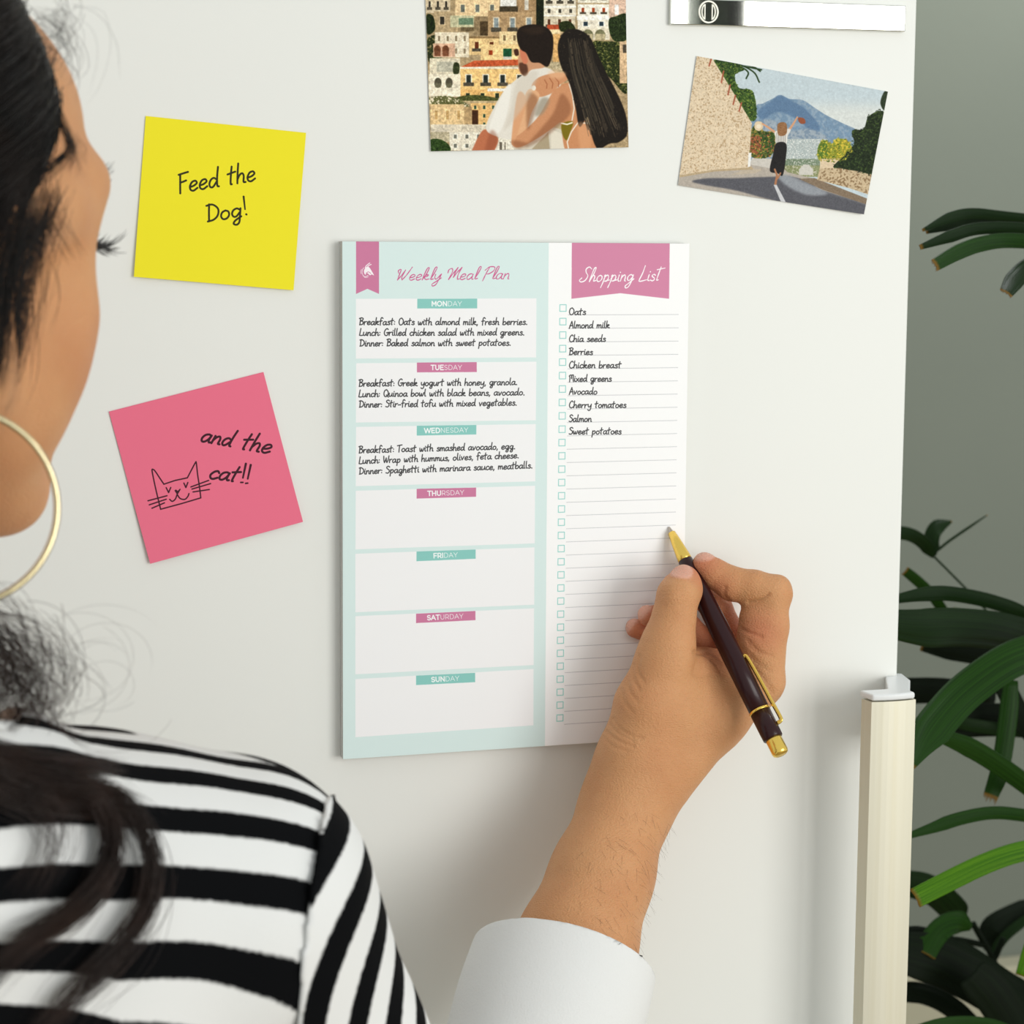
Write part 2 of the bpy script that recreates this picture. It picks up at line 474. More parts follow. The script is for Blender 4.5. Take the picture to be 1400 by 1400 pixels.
# ------------------------------------------------------------------ refrigerator
fr = empty('refrigerator', (DOOR_X1 - 0.45, 0.35, 0.0), 'tall white refrigerator with a chrome nameplate and a brushed bar handle', 'refrigerator')
dx0 = DOOR_X1 - 0.92
box('door_panel', dx0, DOOR_X1, 0.0, 0.055, 0.06, 1.98, M['door'], fr, bev=0.0022, seg=3)
box('cabinet', dx0 + 0.004, DOOR_X1 - 0.012, 0.062, 0.70, 0.03, 1.97, M['cabinet'], fr, bev=0.004)
box('door_seal', dx0 + 0.02, DOOR_X1 - 0.02, 0.0545, 0.0625, 0.075, 1.965, mat('grey_rubber', srgb(120, 122, 120), 0.8), fr)
for sx in (dx0 + 0.06, DOOR_X1 - 0.08):
    for sy in (0.12, 0.62):
        V, Fc = tube_vf([(sx, sy, 0.0), (sx, sy, 0.035)], 0.018, 16)
        mesh_obj('foot', V, Fc, mat('black_foot', (0.02, 0.02, 0.02, 1), 0.6) if 'foot_m' not in M else M['foot_m'], fr)

structure(box('reflection_post', 1.118, 1.176, -2.73, -2.68, 0, 2.7, mat('grey_reflection_post', (0.05, 0.06, 0.05, 1), 0.9)))  # unseen post, added for the grey band reflected in the nameplate
structure(box('reflection_strip', 1.1762, 1.208, -2.73, -2.685, 0, 2.7, mat('dark_reflection_strip', (0.01, 0.012, 0.012, 1), 0.8)))  # unseen strip, added for the black edge of that reflected band
# nameplate
def P(x, y, d=0.0): return at(x, y, d)
a, b_, c_ = P(915.2, 33.2, .0016), P(1237, 44.4, .0016), P(915.2, -3.4, .0016)
x0, x1 = a[0], P(1237.2, 26, .0016)[0]
z0, z1 = (a[2] + b_[2]) / 2, (c_[2] + P(1237.4, 7.7, .0016)[2]) / 2
plate = box('nameplate', x0, x1, -0.0026, 0.0002, z0, z1, M['chrome'], fr, bev=0.0006, seg=2)
tag(plate, 'long polished chrome nameplate')
def flat_ring(name, loops, d0, d1, m, parent):
    """loops: list of (outer, inner) outlines in XZ; raised band of metal"""
    V = []; Fc = []
    for outer, inner in loops:
        n = len(outer); b = len(V)
        for (yy) in (-d1, -d0):
            V += [(x, yy, z) for x, z in outer] + [(x, yy, z) for x, z in inner]
        for i in range(n):
            j = (i + 1) % n
            Fc += [(b + i, b + j, b + n + j, b + n + i), (b + 2 * n + i, b + i, b + n * 0 + i, b + 2 * n + i)[:0] or (b + i, b + 2 * n + i, b + 2 * n + j, b + j),
                   (b + n + i, b + n + j, b + 3 * n + j, b + 3 * n + i)]
    return mesh_obj(name, V, Fc, m, parent)
ec = P(968.6, 16.3, .0026); pxm = abs(P(1000, 16, .0026)[0] - P(960, 16, .0026)[0]) / 40
R = 13.6 * pxm
t = np.linspace(0, 2 * np.pi, 48, endpoint=False)
ring = ([(ec[0] + R * math.cos(q), ec[2] + R * 1.05 * math.sin(q)) for q in t], [(ec[0] + (R - 1.9 * pxm) * math.cos(q), ec[2] + (R * 1.05 - 1.9 * pxm) * math.sin(q)) for q in t])
loops = [ring]
for sg in (-1, 1):
    hw, hh = 4.6 * pxm, 9.8 * pxm
    xs = ec[0] + sg * 4.4 * pxm
    tt = np.linspace(-np.pi / 2, np.pi / 2, 16)
    out = [(xs + sg * hw * 1.15 * math.cos(q), ec[2] + hh * math.sin(q)) for q in tt]
    inn = [(xs + sg * (1.2 * pxm + (hw - 1.8 * pxm) * math.cos(q)), ec[2] + hh * 0.74 * math.sin(q)) for q in tt]
    loops.append((out, inn))
tag(flat_ring('emblem', loops, .0025, .0030, M['emblem'], plate), 'round emblem with two upright half discs')

# bar handle
hd = 0.044
bl = P(1190.3, 959, hd); brr = P(1250.6, 957.6, hd)
bx0 = (bl[0] + P(1181.0, 1400, hd)[0]) / 2; bx1 = (brr[0] + P(1239.9, 1400, hd)[0]) / 2
bz = (bl[2] + brr[2]) / 2
hb = empty('handle', ((bx0 + bx1) / 2, -hd + 0.004, 0.9), None)
hb.parent = fr; hb.matrix_parent_inverse = Matrix.Translation(-Vector(fr.location))
tag(hb, 'upright brushed steel bar handle with a pale end cap')
def sub(o):
    o.parent = hb; o.matrix_parent_inverse = Matrix.Translation(-Vector(hb.location)); return o
def handle_section(inset=0.0, depth=0.0085):
    """XY outline of the bar, bulging a little to the front, its left flank slanting back"""
    pts = []
    for k in range(9):
        u = k / 8
        pts.append((bx0 + inset + u * (bx1 - bx0 - 2 * inset), -hd - 0.0012 * math.sin(math.pi * u)))
    pts += [(bx1 - inset - 0.0004, -hd + depth), (bx0 + inset - 0.0016, -hd + depth)]
    return pts
def extr(name, sec, za, zb, m, bevel=0.0):
    n = len(sec)
    V = [(x, y, za) for x, y in sec] + [(x, y, zb) for x, y in sec]
    Fc = [tuple(range(n - 1, -1, -1)), tuple(range(n, 2 * n))] + [(i, (i + 1) % n, n + (i + 1) % n, n + i) for i in range(n)]
    return sub(mesh_obj(name, V, Fc, m))
bar = extr('bar', handle_section(), 0.86, bz, M['brushed'])
extr('back_strip', [(bx0 - 0.001, -hd + 0.0087), (bx1 - 0.002, -hd + 0.0087), (bx1 - 0.006, -hd + 0.012), (bx0 + 0.004, -hd + 0.012)], 0.87, bz - 0.002, M['plastic'])
for name, za, zb in (('end_cap', bz + 0.0004, bz + 0.0038), ('end_cap', 0.856, 0.8596)):
    e = extr(name, [(x, y) for x, y in handle_section(0.0003, 0.012)], za, zb, M['plastic'])
    bv = e.modifiers.new('soft_edge', 'BEVEL'); bv.width = 0.0012; bv.segments = 3; bv.limit_method = 'ANGLE'; bv.angle_limit = 0.9
def bracket(ztop, zbot):
    o0 = [(P(1211, 929, .0005)[0], .0), (P(1212, 944, .034)[0], -.036), (P(1244, 948, .036)[0], -.036), (P(1244.5, 930, .012)[0], -.012), (P(1238, 922, .0)[0], .004), (P(1226, 919, 0)[0] + .0006, .006), (P(1226, 919, 0)[0] + .0006, .0)]
    e = extr('bracket', o0[::-1], zbot, ztop, M['plastic'])
    bv = e.modifiers.new('soft_edge', 'BEVEL'); bv.width = 0.0008; bv.segments = 2
bracket(bz + 0.0030, bz - 0.030)
bracket(0.890, 0.860)

# ------------------------------------------------------------------ notepad
PADC = [(468.0, 330.0), (942.5, 333.0), (932.4, 1007.5), (469.0, 1038.0)]
PT = .0068
npd = empty('notepad', P(700, 690, 0), 'large meal planner notepad with a printed shopping list, fixed to the fridge door', 'notepad')
W_, H_ = 1420, 2040
cv = Canvas(W_, H_, (253, 253, 253), homog(PADC, W_, H_))
K = W_ / 470.0                                   # canvas pixels per photo pixel
TEAL = (219, 238, 236); BOX = (247, 247, 248); ROSE = (207, 122, 160); MINT = (138, 204, 196); INK = (52, 52, 54)
cv.poly([(460, 320), (750.8, 320), (745.2, 1040), (460, 1050)], TEAL)
boxes = [((486.6,408),(733.9,407.4),(733.4,487.8),(486.6,489.5)), ((487,495.7),(733.9,493.6),(733,573.5),(486.6,576.5)),
 ((486.8,582.5),(732.8,578.6),(732.3,656.9),(486.4,663.5)), ((486.4,669.7),(732,662.9),(731.5,741.7),(486,749.9)),
 ((485.9,755.9),(731.2,747.2),(730.8,825.7),(485.9,836.1)), ((485.9,841.4),(730.6,830.6),(730.1,908.5),(485.9,921.3)),
 ((485.9,927.8),(729.9,914),(729.7,991.5),(485.9,1007.7))]
for q in boxes: cv.poly(q, BOX)
tabs = [((570.8,408),(652.8,407.8),(652.8,421.1),(570.8,421.2)), ((570.3,494.8),(652.2,494.2),(652.2,507.7),(570.3,508.1)),
 ((570.1,581),(651.6,579.9),(651.6,592.8),(570.1,594.3)), ((569.9,667.1),(651.3,665.4),(651.3,677.9),(569.9,680.4)),
 ((569.7,752.8),(650.7,750.1),(650.7,762.7),(569.7,766.1)), ((569.1,838.1),(650.4,834.3),(650.4,846.9),(569.1,850.9)),
 ((569.1,923.1),(650,919.1),(650,932),(569.1,936))]
DW = [('MONDAY',590.5,632.5),('TUESDAY',589.5,632.6),('WEDNESDAY',580.5,641.2),('THURSDAY',585,635.6),('FRIDAY',593,626.8),('SATURDAY',584.5,634.6),('SUNDAY',590.2,629)]
for i, q in enumerate(tabs):
    cv.poly(q, MINT if i % 2 == 0 else ROSE)
    nm, xa, xb = DW[i]
    yl = lambda x: q[3][1] + (q[2][1] - q[3][1]) * (x - q[3][0]) / (q[2][0] - q[3][0]) - 3.4
    write(cv, nm, (xa, yl(xa)), (xb, yl(xb)), 6.2, 1.9, (250, 252, 252), font=CAP, curve=False, bold=3, bold_wd=4.2)
cv.poly([(486.8, 325), (518.3, 325), (518.3, 401.4), (502.4, 394.4), (486.8, 401.4)], ROSE)
# running-fox mark on the small ribbon
zf = lambda x, y: (460 + x / 4.667, 320 + y / 4.667)
cv.poly(cr([zf(*p) for p in [(178,250),(176,232),(186,214),(200,206),(212,214),(224,232),(240,262),(226,256),(214,262),(204,252),(192,248),(186,258)]], 5, closed=True), (252, 246, 250))
cv.stroke(cr([zf(*p) for p in [(190,248),(204,240),(220,250)]], 6), 2.4, ROSE)
for st, wd in (([(184,214),(190,202),(204,190),(213,184)], 3.4), ([(200,206),(206,200),(214,196),(222,193)], 3.2), ([(170,262),(164,246),(166,228),(174,214)], 2.2), ([(158,252),(155,240),(160,224)], 1.8), ([(170,264),(180,270),(192,268),(202,262)], 2.4), ([(178,274),(192,276),(204,270)], 1.8)):
    cv.stroke(cr([zf(*p) for p in st], 6), wd, (250, 240, 246))
write(cv, 'Weekly Meal Plan', (541, 383.2), (697, 381.4), 16, 3.3, (206, 88, 142), font=SCR, slant=0.22)
cv.poly([(782.2, 326), (915.8, 326), (914.8, 408), (848.2, 400.4), (781.6, 408)], (213, 132, 166))
write(cv, 'Shopping List', (793.5, 385.2), (903, 383.6), 18, 3.8, (255, 253, 254), font=SCR, slant=0.22)
rows = 32
f0, f1 = cv.T([(770.1, 420.6), (765.9, 981.3)])
l0, l1 = cv.T([(776.6, 430.0), (927.8, 429.4)])
sh = cv.T([(772.0, 990.0)])[0]
for k in range(rows):
    u = k / (rows - 1)
    cx, cy = f0 * (1 - u) + f1 * u
    h = 13.2
    cv.stroke([(cx - h, cy - h), (cx + h, cy - h), (cx + h, cy + h), (cx - h, cy + h), (cx - h, cy - h)], 3.3, (146, 212, 205), raw=True)
    y = cy + (l0[1] - f0[1])
    cv.stroke([(l0[0] + 2, y), (l1[0], y)], 2.2, (198, 198, 202), raw=True)
items = [('Oats',801.6,430),('Almond milk',834,448),('Chia seeds',828.6,466.6),('Berries',811,484.4),('Chicken breast',849.6,502.4),('Mixed greens',836.6,520.8),
 ('Avocado',817,538.4),('Cherry tomatoes',856.6,556.6),('Salmon',809.4,575.6),('Sweet potatoes',850,592.6)]
for tx, xe, y in items: write(cv, tx, (778.2, y), (xe, y - 0.2), 9.6, 4.3, INK, slant=0.03, jitter=2)
plan = [('Breakfast: Oats with almond milk, fresh berries.',491,443.6,721.9,443.4),('Lunch: Grilled chicken salad with mixed greens.',491,458.2,717.8,457.6),('Dinner: Baked salmon with sweet potatoes.',491.7,472.6,699.3,471.7),
 ('Breakfast: Greek yogurt with honey, granola.',490.4,527.4,708.1,525.3),('Lunch: Quinoa bowl with black beans, avocado.',490,541.8,718.2,539.2),('Dinner: Stir-fried tofu with mixed vegetables.',491,556,707.5,553.3),
 ('Breakfast: Toast with smashed avocado, egg.',490.4,618.3,705.3,612.7),('Lunch: Wrap with hummus, olives, feta cheese.',490.4,632.9,710.3,625.1),('Dinner: Spaghetti with marinara sauce, meatballs.',491,647.2,728.9,639)]
for tx, xa, ya, xb, yb in plan: write(cv, tx, (xa, ya), (xb, yb), 9.7, 4.2, INK, slant=0.03, jitter=2)
M['pad'] = print_mat('printed_planner_sheet', cv.image('planner_print'), 0.5, bump=(700, 0.03, 0.0003))
M['paper_edge'] = mat('stacked_paper_edge', srgb(214, 213, 208), 0.9, vary=(900, srgb(150, 148, 142), 0.8, (0.02, 6, 0.02)))
zx = [P(*c, PT) for c in PADC]
blk = paper('page_block', PADC, PT - .0003, PT - .0004, M['paper_edge'], npd, 2, 2)
tag(paper('top_sheet', PADC, PT, .0002, M['pad'], npd, 8, 8, bend=lambda u, v: 0.00005), 'printed top sheet with weekly meal boxes and a ruled shopping list')

# ------------------------------------------------------------------ sticky notes
YC = [(199.3, 158.5), (418.5, 181.6), (400.8, 396.7), (182.6, 378.3)]
PC = [(148.9, 562.8), (360.2, 508.7), (413.6, 712.9), (204.8, 770.1)]
cy = Canvas(760, 760, (245, 233, 40), homog(YC, 760, 760))
zz = lambda x, y: (x / 3.111, y / 3.111)
write(cy, 'Feed the', zz(758, 822), zz(1090, 768), 27, 9.2, (48, 46, 24), slant=0.10)
write(cy, 'Dog', zz(880, 944), zz(1032, 922), 25, 9.2, (48, 46, 24), slant=0.06)
cy.stroke([zz(1036, 836), zz(1042, 890)], [9.5, 7], (48, 46, 24)); cy.stroke([zz(1047, 911), zz(1048, 912)], 9.5, (48, 46, 24))
M['yellow'] = print_mat('yellow_note_paper', cy.image('yellow_note_print'), 0.8, bump=(500, 0.08, 0.0003))
nt1 = empty('sticky_note', P(300, 278, 0), 'yellow sticky note reading Feed the Dog, on the fridge door', 'sticky note', 'sticky notes on the fridge door')
paper('paper_sheet', YC, .0006, .0002, M['yellow'], nt1, 20, 20, bend=lambda u, v: .0018 * max(0, v - .2) ** 2 + .0008 * max(0, .25 - u) * v)
cp = Canvas(760, 760, (238, 116, 143), homog(PC, 760, 760))
zp = lambda x, y: (140 + x / 4.828, 500 + y / 4.828)
IK = (62, 26, 38)
write(cp, 'and', zp(640, 498), zp(850, 534), 23, 10.5, IK, slant=0.22)
write(cp, 'the', zp(905, 548), zp(1105, 580), 25, 10.5, IK, slant=0.22)
write(cp, 'cat', zp(695, 742), zp(888, 766), 23, 10.5, IK, slant=0.22)
for xo in (0, 32):
    cp.stroke([zp(946 + xo, 645 + xo * .25), zp(926 + xo, 738 + xo * .2)], [11, 8.5], IK); cp.stroke([zp(912 + xo, 768 + xo * .2), zp(926 + xo, 768 + xo * .15)], 8, IK)
for st in ([(383,945),(360,850),(340,760),(327,690),(334,683),(348,695),(378,740),(405,780)], [(405,780),(480,755),(560,738)], [(560,738),(585,690),(612,640),(619,640),(628,720),(640,800),(648,870)], [(648,870),(520,908),(383,945)],
           [(420,803),(436,835),(450,802)], [(537,773),(550,802),(563,769)], [(300,889),(425,856)], [(308,916),(420,879)], [(326,938),(408,903)],
           [(583,798),(700,755)], [(590,812),(713,776)], [(597,831),(704,815)], [(443,880),(460,893),(480,878),(492,848)], [(494,850),(512,874),(542,880),(562,862),(570,842)]):
    q = [zp(*p) for p in st]
    cp.stroke(cr(q, 5) if len(q) > 3 else q, 6.4, IK)
cp.poly([zp(*p) for p in [(474,822),(484,814),(496,824),(512,808),(516,814),(494,852)]], IK)
M['pink'] = print_mat('pink_note_paper', cp.image('pink_note_print'), 0.8, bump=(500, 0.08, 0.0003))
nt2 = empty('sticky_note', P(282, 640, 0), 'pink sticky note with a cat doodle, stuck askew below the yellow one', 'sticky note', 'sticky notes on the fridge door')
paper('paper_sheet', PC, .0006, .0002, M['pink'], nt2, 20, 20, bend=lambda u, v: .0022 * max(0, v - .2) ** 2 + .0010 * max(0, .25 - u) * v)

# ------------------------------------------------------------------ photo prints: pictures on flat paper
C1 = [(576.6, -150.0), (852.9, -155.5), (859.0, 201.4), (588.8, 206.9)]
c1 = Canvas(820, 1083, (176, 158, 128), homog(C1, 820, 1083))
Z1 = lambda x, y: (560 + x / 4.375, y / 4.375)
def pr(c, Z, x0, y0, x1, y1, col, **k): c.poly([Z(x0, y0), Z(x1, y0), Z(x1, y1), Z(x0, y1)], col, **k)
def pp(c, Z, pts, col, **k): c.poly([Z(*p) for p in pts], col, **k)
def pb(c, Z, pts, col, **k): c.poly(cr([Z(*p) for p in pts], 6, closed=True), col, **k)
rr = np.random.default_rng(3)
def leafy(c, Z, pts, cols, n, r0=2.0, r1=6.0):
    P = cr([Z(*p) for p in pts], 5, closed=True); lo_, hi_ = P.min(0) - .6, P.max(0) + .6
    done = 0
    while done < n:
        p = lo_ + rr.random(2) * (hi_ - lo_)
        x, y = P[:, 0], P[:, 1]; x2, y2 = np.roll(x, -1), np.roll(y, -1)
        c_ = ((y > p[1]) != (y2 > p[1])) & (p[0] < (x2 - x) * (p[1] - y) / (y2 - y + 1e-9) + x)
        if c_.sum() % 2 == 0: continue
        done += 1; a = rr.uniform(0, 3.1); q = c.T([p])[0]; L_ = rr.uniform(r0, r1)
        col = np.array(cols[rr.integers(len(cols))]) * rr.uniform(.75, 1.2)
        c.stroke([q - [L_ * math.cos(a), L_ * math.sin(a)], q + [L_ * math.cos(a), L_ * math.sin(a)]], rr.uniform(r0, r1), np.clip(col, 0, 255), raw=True)
wallc = [(222,200,164),(232,206,158),(205,184,150),(238,226,204),(214,186,146),(196,176,146),(240,214,164)]
def facade(x0, y0, x1, y1, col, nx, ny, wc=(70, 66, 58), balc=True, frame=None, wh=0.42, ww=0.26):
    pr(c1, Z1, x0, y0, x1, y1, col, tex=10)
    dxx = (x1 - x0) / nx; dyy = (y1 - y0) / ny
    for j in range(ny):
        for i in range(nx):
            cx = x0 + (i + .5) * dxx; cyy = y0 + (j + .5) * dyy
            w2 = dxx * ww / 2; h2 = dyy * wh / 2
            pr(c1, Z1, cx - w2 * 1.5, cyy - h2 * 1.2, cx + w2 * 1.5, cyy + h2 * 1.1, frame or tuple(min(255, v + 22) for v in col))
            pr(c1, Z1, cx - w2, cyy - h2, cx + w2, cyy + h2, wc, tex=8)
            if balc: pr(c1, Z1, cx - w2 * 2.4, cyy + h2 * .7, cx + w2 * 2.4, cyy + h2 * 1.5, (96, 90, 78), tex=14)
# hillside above the frame, in rows
for row in range(9):
    y1 = 30 - row * 78
    x = 60
    while x < 1330:
        wdt = rr.uniform(90, 210); top = y1 - rr.uniform(60, 110)
        if rr.random() < .18: pb(c1, Z1, [(x, y1), (x - 10, top + 30), (x + wdt / 2, top), (x + wdt, top + 20), (x + wdt, y1)], (60, 72, 44), tex=22)
        else: facade(x, top, x + wdt, y1 + 12, wallc[rr.integers(7)], int(rr.integers(2, 5)), int(rr.integers(1, 3)), balc=False)
        x += wdt
c1b = (90, 0)
pr(c1, Z1, 60, 0, 1330, 930, (178, 158, 126), tex=14)
facade(95, -20, 240, 80, (208, 192, 164), 3, 1)
facade(270, 0, 530, 105, (228, 202, 162), 3, 1, wc=(120, 124, 116), balc=False)
facade(145, 70, 240, 180, (184, 164, 132), 1, 1, balc=False)
pr(c1, Z1, 240, 95, 380, 165, (196, 192, 160), tex=10); pr(c1, Z1, 290, 110, 375, 150, (120, 142, 118), tex=16)
facade(462, 65, 755, 222, (178, 152, 118), 3, 1, wc=(150, 160, 160), frame=(222, 208, 184))
pr(c1, Z1, 635, -10, 750, 72, (168, 142, 110), tex=12); pr(c1, Z1, 680, 0, 704, 62, (214, 208, 194)); pr(c1, Z1, 535, 0, 632, 40, (226, 224, 216), tex=6); pr(c1, Z1, 530, 40, 640, 72, (86, 78, 62), tex=10)
pr(c1, Z1, 300, 165, 420, 190, (120, 106, 82), tex=16)
pr(c1, Z1, 380, 100, 462, 215, (150, 132, 104), tex=12); pr(c1, Z1, 415, 130, 462, 215, (92, 78, 58), tex=8)
pr(c1, Z1, 750, -10, 800, 160, (46, 52, 32), tex=20)
facade(795, -60, 990, 44, (222, 212, 192), 3, 1, wc=(90, 92, 90)); facade(795, 40, 990, 96, (226, 216, 196), 3, 1, wc=(88, 84, 76), balc=False); facade(795, 92, 985, 180, (208, 196, 172), 3, 1, wc=(104, 74, 56))
pr(c1, Z1, 795, 38, 990, 48, (244, 240, 228)); pr(c1, Z1, 795, 92, 990, 100, (244, 240, 228))
facade(1000, -70, 1190, 20, (230, 222, 204), 3, 1, wc=(94, 84, 72)); facade(1000, 28, 1190, 100, (236, 230, 214), 3, 1, wc=(164, 84, 52)); facade(1000, 115, 1192, 175, (232, 224, 206), 2, 1, wc=(62, 76, 84), balc=False)
pr(c1, Z1, 995, 96, 1195, 122, (246, 242, 230)); pr(c1, Z1, 1000, 172, 1195, 240, (228, 218, 196), tex=8)
for cx in (1062, 1136): c1.ell(*Z1(cx, 215), 7.5, 8.5, (130, 128, 100)); pr(c1, Z1, cx - 30, 205, cx + 30, 242, (190, 178, 146))
pr(c1, Z1, 1085, 240, 1210, 290, (172, 156, 124), tex=22)
pr(c1, Z1, 1192, -20, 1300, 110, (216, 188, 168), tex=8); pr(c1, Z1, 1225, 30, 1250, 90, (236, 234, 230)); pb(c1, Z1, [(1190, 120), (1230, 100), (1300, 90), (1305, 230), (1230, 250), (1195, 200)], (58, 70, 42), tex=26)
pb(c1, Z1, [(1090, 260), (1160, 250), (1260, 260), (1310, 330), (1300, 560), (1200, 470), (1120, 400)], (62, 70, 40), tex=30, speck=((130, 130, 84), 2, .8))
pr(c1, Z1, 1255, 250, 1300, 500, (214, 186, 152), tex=8); pr(c1, Z1, 1275, 268, 1296, 318, (90, 84, 74))
pb(c1, Z1, [(100, 95), (140, 100), (150, 180), (105, 205)], (52, 62, 36), tex=22); pb(c1, Z1, [(110, 230), (190, 215), (180, 330), (200, 360), (130, 388), (105, 330)], (66, 72, 46), tex=26, speck=((150, 140, 104), 2, .8))
facade(150, 195, 350, 345, (226, 214, 190), 4, 2, wc=(150, 136, 112), balc=False)
pr(c1, Z1, 140, 262, 268, 342, (212, 176, 150), tex=8)
for cx in (165, 213): c1.ell(*Z1(cx, 300), 4.6, 6.2, (122, 84, 62)); pr(c1, Z1, cx - 18, 306, cx + 18, 338, (132, 92, 70))
facade(352, 222, 528, 330, (226, 196, 146), 2, 1, wc=(110, 64, 40)); pr(c1, Z1, 350, 220, 530, 232, (150, 126, 92))
facade(530, 190, 650, 268, (230, 206, 162), 2, 1, wc=(140, 120, 92), balc=False)
facade(420, 268, 652, 362, (236, 206, 154), 1, 1, wc=(236, 206, 154), balc=False, frame=(236, 206, 154)); pr(c1, Z1, 553, 293, 603, 340, (46, 98, 70)); pr(c1, Z1, 553, 340, 603, 358, (214, 210, 196)); pr(c1, Z1, 468, 303, 490, 331, (156, 74, 44))
pp(c1, Z1, [(298, 405), (380, 365), (648, 358), (648, 392)], (196, 104, 70), tex=14)
pr(c1, Z1, 298, 402, 650, 414, (238, 228, 206))
facade(298, 414, 700, 540, (234, 198, 140), 4, 1, wc=(60, 66, 62), frame=(240, 228, 206)); pr(c1, Z1, 120, 350, 298, 445, (222, 212, 188), tex=10); pr(c1, Z1, 160, 370, 268, 432, (190, 186, 168), tex=16); pb(c1, Z1, [(262, 380), (292, 384), (290, 440), (258, 440)], (70, 76, 50), tex=20)
pr(c1, Z1, 115, 445, 300, 580, (234, 224, 202), tex=8)
for cx in (168, 233): c1.ell(*Z1(cx, 497), 4.8, 7, (96, 92, 78)); pr(c1, Z1, cx - 16, 500, cx + 16, 525, (120, 116, 96))
facade(300, 538, 560, 610, (226, 184, 124), 3, 1, wc=(64, 74, 58), balc=False); pr(c1, Z1, 460, 530, 600, 548, (238, 234, 222)); pb(c1, Z1, [(290, 580), (400, 570), (520, 590), (510, 606), (300, 604)], (92, 96, 58), tex=26)
pr(c1, Z1, 300, 604, 520, 622, (196, 176, 140)); facade(360, 618, 520, 770, (224, 186, 130), 3, 3, wc=(66, 90, 74), balc=False)
pb(c1, Z1, [(120, 585), (220, 575), (300, 600), (350, 640), (200, 640), (120, 620)], (112, 112, 76), tex=26, speck=((226, 214, 188), 2, .6))
facade(125, 625, 322, 752, (224, 196, 152), 3, 1, wc=(196, 164, 116), balc=False); pr(c1, Z1, 322, 640, 368, 770, (186, 160, 122)); pr(c1, Z1, 368, 660, 404, 772, (84, 60, 42))
pr(c1, Z1, 125, 745, 460, 790, (214, 204, 184), tex=12); facade(235, 790, 440, 900, (226, 218, 200), 3, 2, wc=(120, 120, 110), balc=False)
pr(c1, Z1, 125, 790, 235, 850, (188, 178, 152), tex=20); pb(c1, Z1, [(120, 840), (180, 834), (232, 868), (232, 910), (120, 912)], (64, 84, 46), tex=28)
pr(c1, Z1, 500, 820, 660, 910, (222, 216, 200), tex=14); pr(c1, Z1, 530, 850, 545, 910, (110, 104, 92)); pr(c1, Z1, 560, 850, 566, 910, (120, 112, 98))
pr(c1, Z1, 815, 150, 900, 178, (186, 96, 66)); pr(c1, Z1, 800, 178, 895, 208, (230, 206, 166)); pr(c1, Z1, 850, 205, 895, 395, (216, 176, 122)); pb(c1, Z1, [(890, 140), (950, 130), (985, 180), (900, 190)], (58, 66, 38), tex=20)
pr(c1, Z1, 812, 372, 905, 440, (186, 172, 142), tex=18)
n1 = blur(rr.standard_normal(c1.a.shape[:2]).astype(np.float32), 1); n3 = blur(rr.standard_normal(c1.a.shape[:2]).astype(np.float32), 3)
c1.a *= (1 + .045 * n1 / n1.std() + .045 * n3 / n3.std())[..., None]
c1.a = np.clip((c1.a - .5) * 1.15 + .47, 0, 1)
# the two people seen from behind
SK = (206, 148, 108); SKD = (170, 108, 74); SKL = (226, 176, 134)
pb(c1, Z1, [(820, 640), (900, 600), (1010, 720), (1040, 800), (1000, 915), (660, 915), (700, 820)], (196, 180, 148), soft=1)
pb(c1, Z1, [(640, 780), (820, 760), (940, 800), (1000, 915), (640, 915)], (214, 206, 188), tex=6)
pp(c1, Z1, [(822, 790), (832, 915), (700, 915)], (176, 160, 132), soft=1); pp(c1, Z1, [(835, 770), (900, 800), (930, 915), (840, 915)], (228, 220, 202), soft=1)
pb(c1, Z1, [(440, 775), (520, 825), (500, 900), (470, 930), (370, 930), (380, 870)], (190, 116, 82), tex=4, soft=1)
pb(c1, Z1, [(715, 420), (770, 402), (850, 425), (900, 520), (850, 700), (780, 830), (600, 835), (520, 820), (450, 770), (500, 640), (580, 520)], (228, 222, 210), tex=4, soft=1)
pb(c1, Z1, [(560, 540), (600, 520), (570, 700), (520, 800), (470, 760)], (238, 234, 224), soft=2)
pb(c1, Z1, [(650, 330), (720, 330), (800, 400), (720, 420), (690, 455), (655, 440), (642, 390)], (204, 152, 116), soft=1)
pb(c1, Z1, [(648, 380), (690, 385), (700, 430), (680, 458), (655, 430)], (96, 62, 44), soft=2)
pb(c1, Z1, [(650, 305), (680, 300), (700, 370), (672, 380)], (208, 128, 96), soft=1)
pb(c1, Z1, [(634, 200), (660, 162), (730, 148), (810, 165), (850, 220), (848, 320), (820, 400), (770, 378), (720, 372), (690, 320), (660, 300), (640, 260)], (36, 26, 18), tex=5, soft=1)
pb(c1, Z1, [(616, 302), (640, 296), (646, 330), (625, 335)], (74, 44, 30), soft=1)
pb(c1, Z1, [(890, 520), (960, 505), (1010, 620), (1050, 720), (1110, 880), (1120, 920), (940, 920), (900, 760), (880, 640)], (204, 144, 102), tex=4, soft=1)
pb(c1, Z1, [(722, 520), (760, 468), (850, 440), (920, 440), (935, 480), (890, 510), (840, 560), (760, 580)], SK, tex=4, soft=1)
pb(c1, Z1, [(700, 540), (770, 570), (720, 680), (690, 790), (660, 870), (610, 870), (604, 820), (640, 700)], SKL, tex=4, soft=1)
pb(c1, Z1, [(870, 530), (960, 520), (980, 640), (930, 700), (800, 800), (680, 870), (620, 880), (604, 840), (680, 780), (760, 700), (820, 600)], SK, tex=4, soft=1)
pb(c1, Z1, [(640, 560), (690, 600), (650, 760), (612, 860), (604, 800)], (220, 164, 122), soft=2)
for q in ([(830, 470), (850, 500), (845, 530)], [(862, 466), (885, 492), (884, 520)], [(800, 480), (815, 505), (812, 530)]): c1.stroke([Z1(*p) for p in q], 4, SKD)
c1.ell(*Z1(735, 528), 3, 3.6, (240, 232, 216))
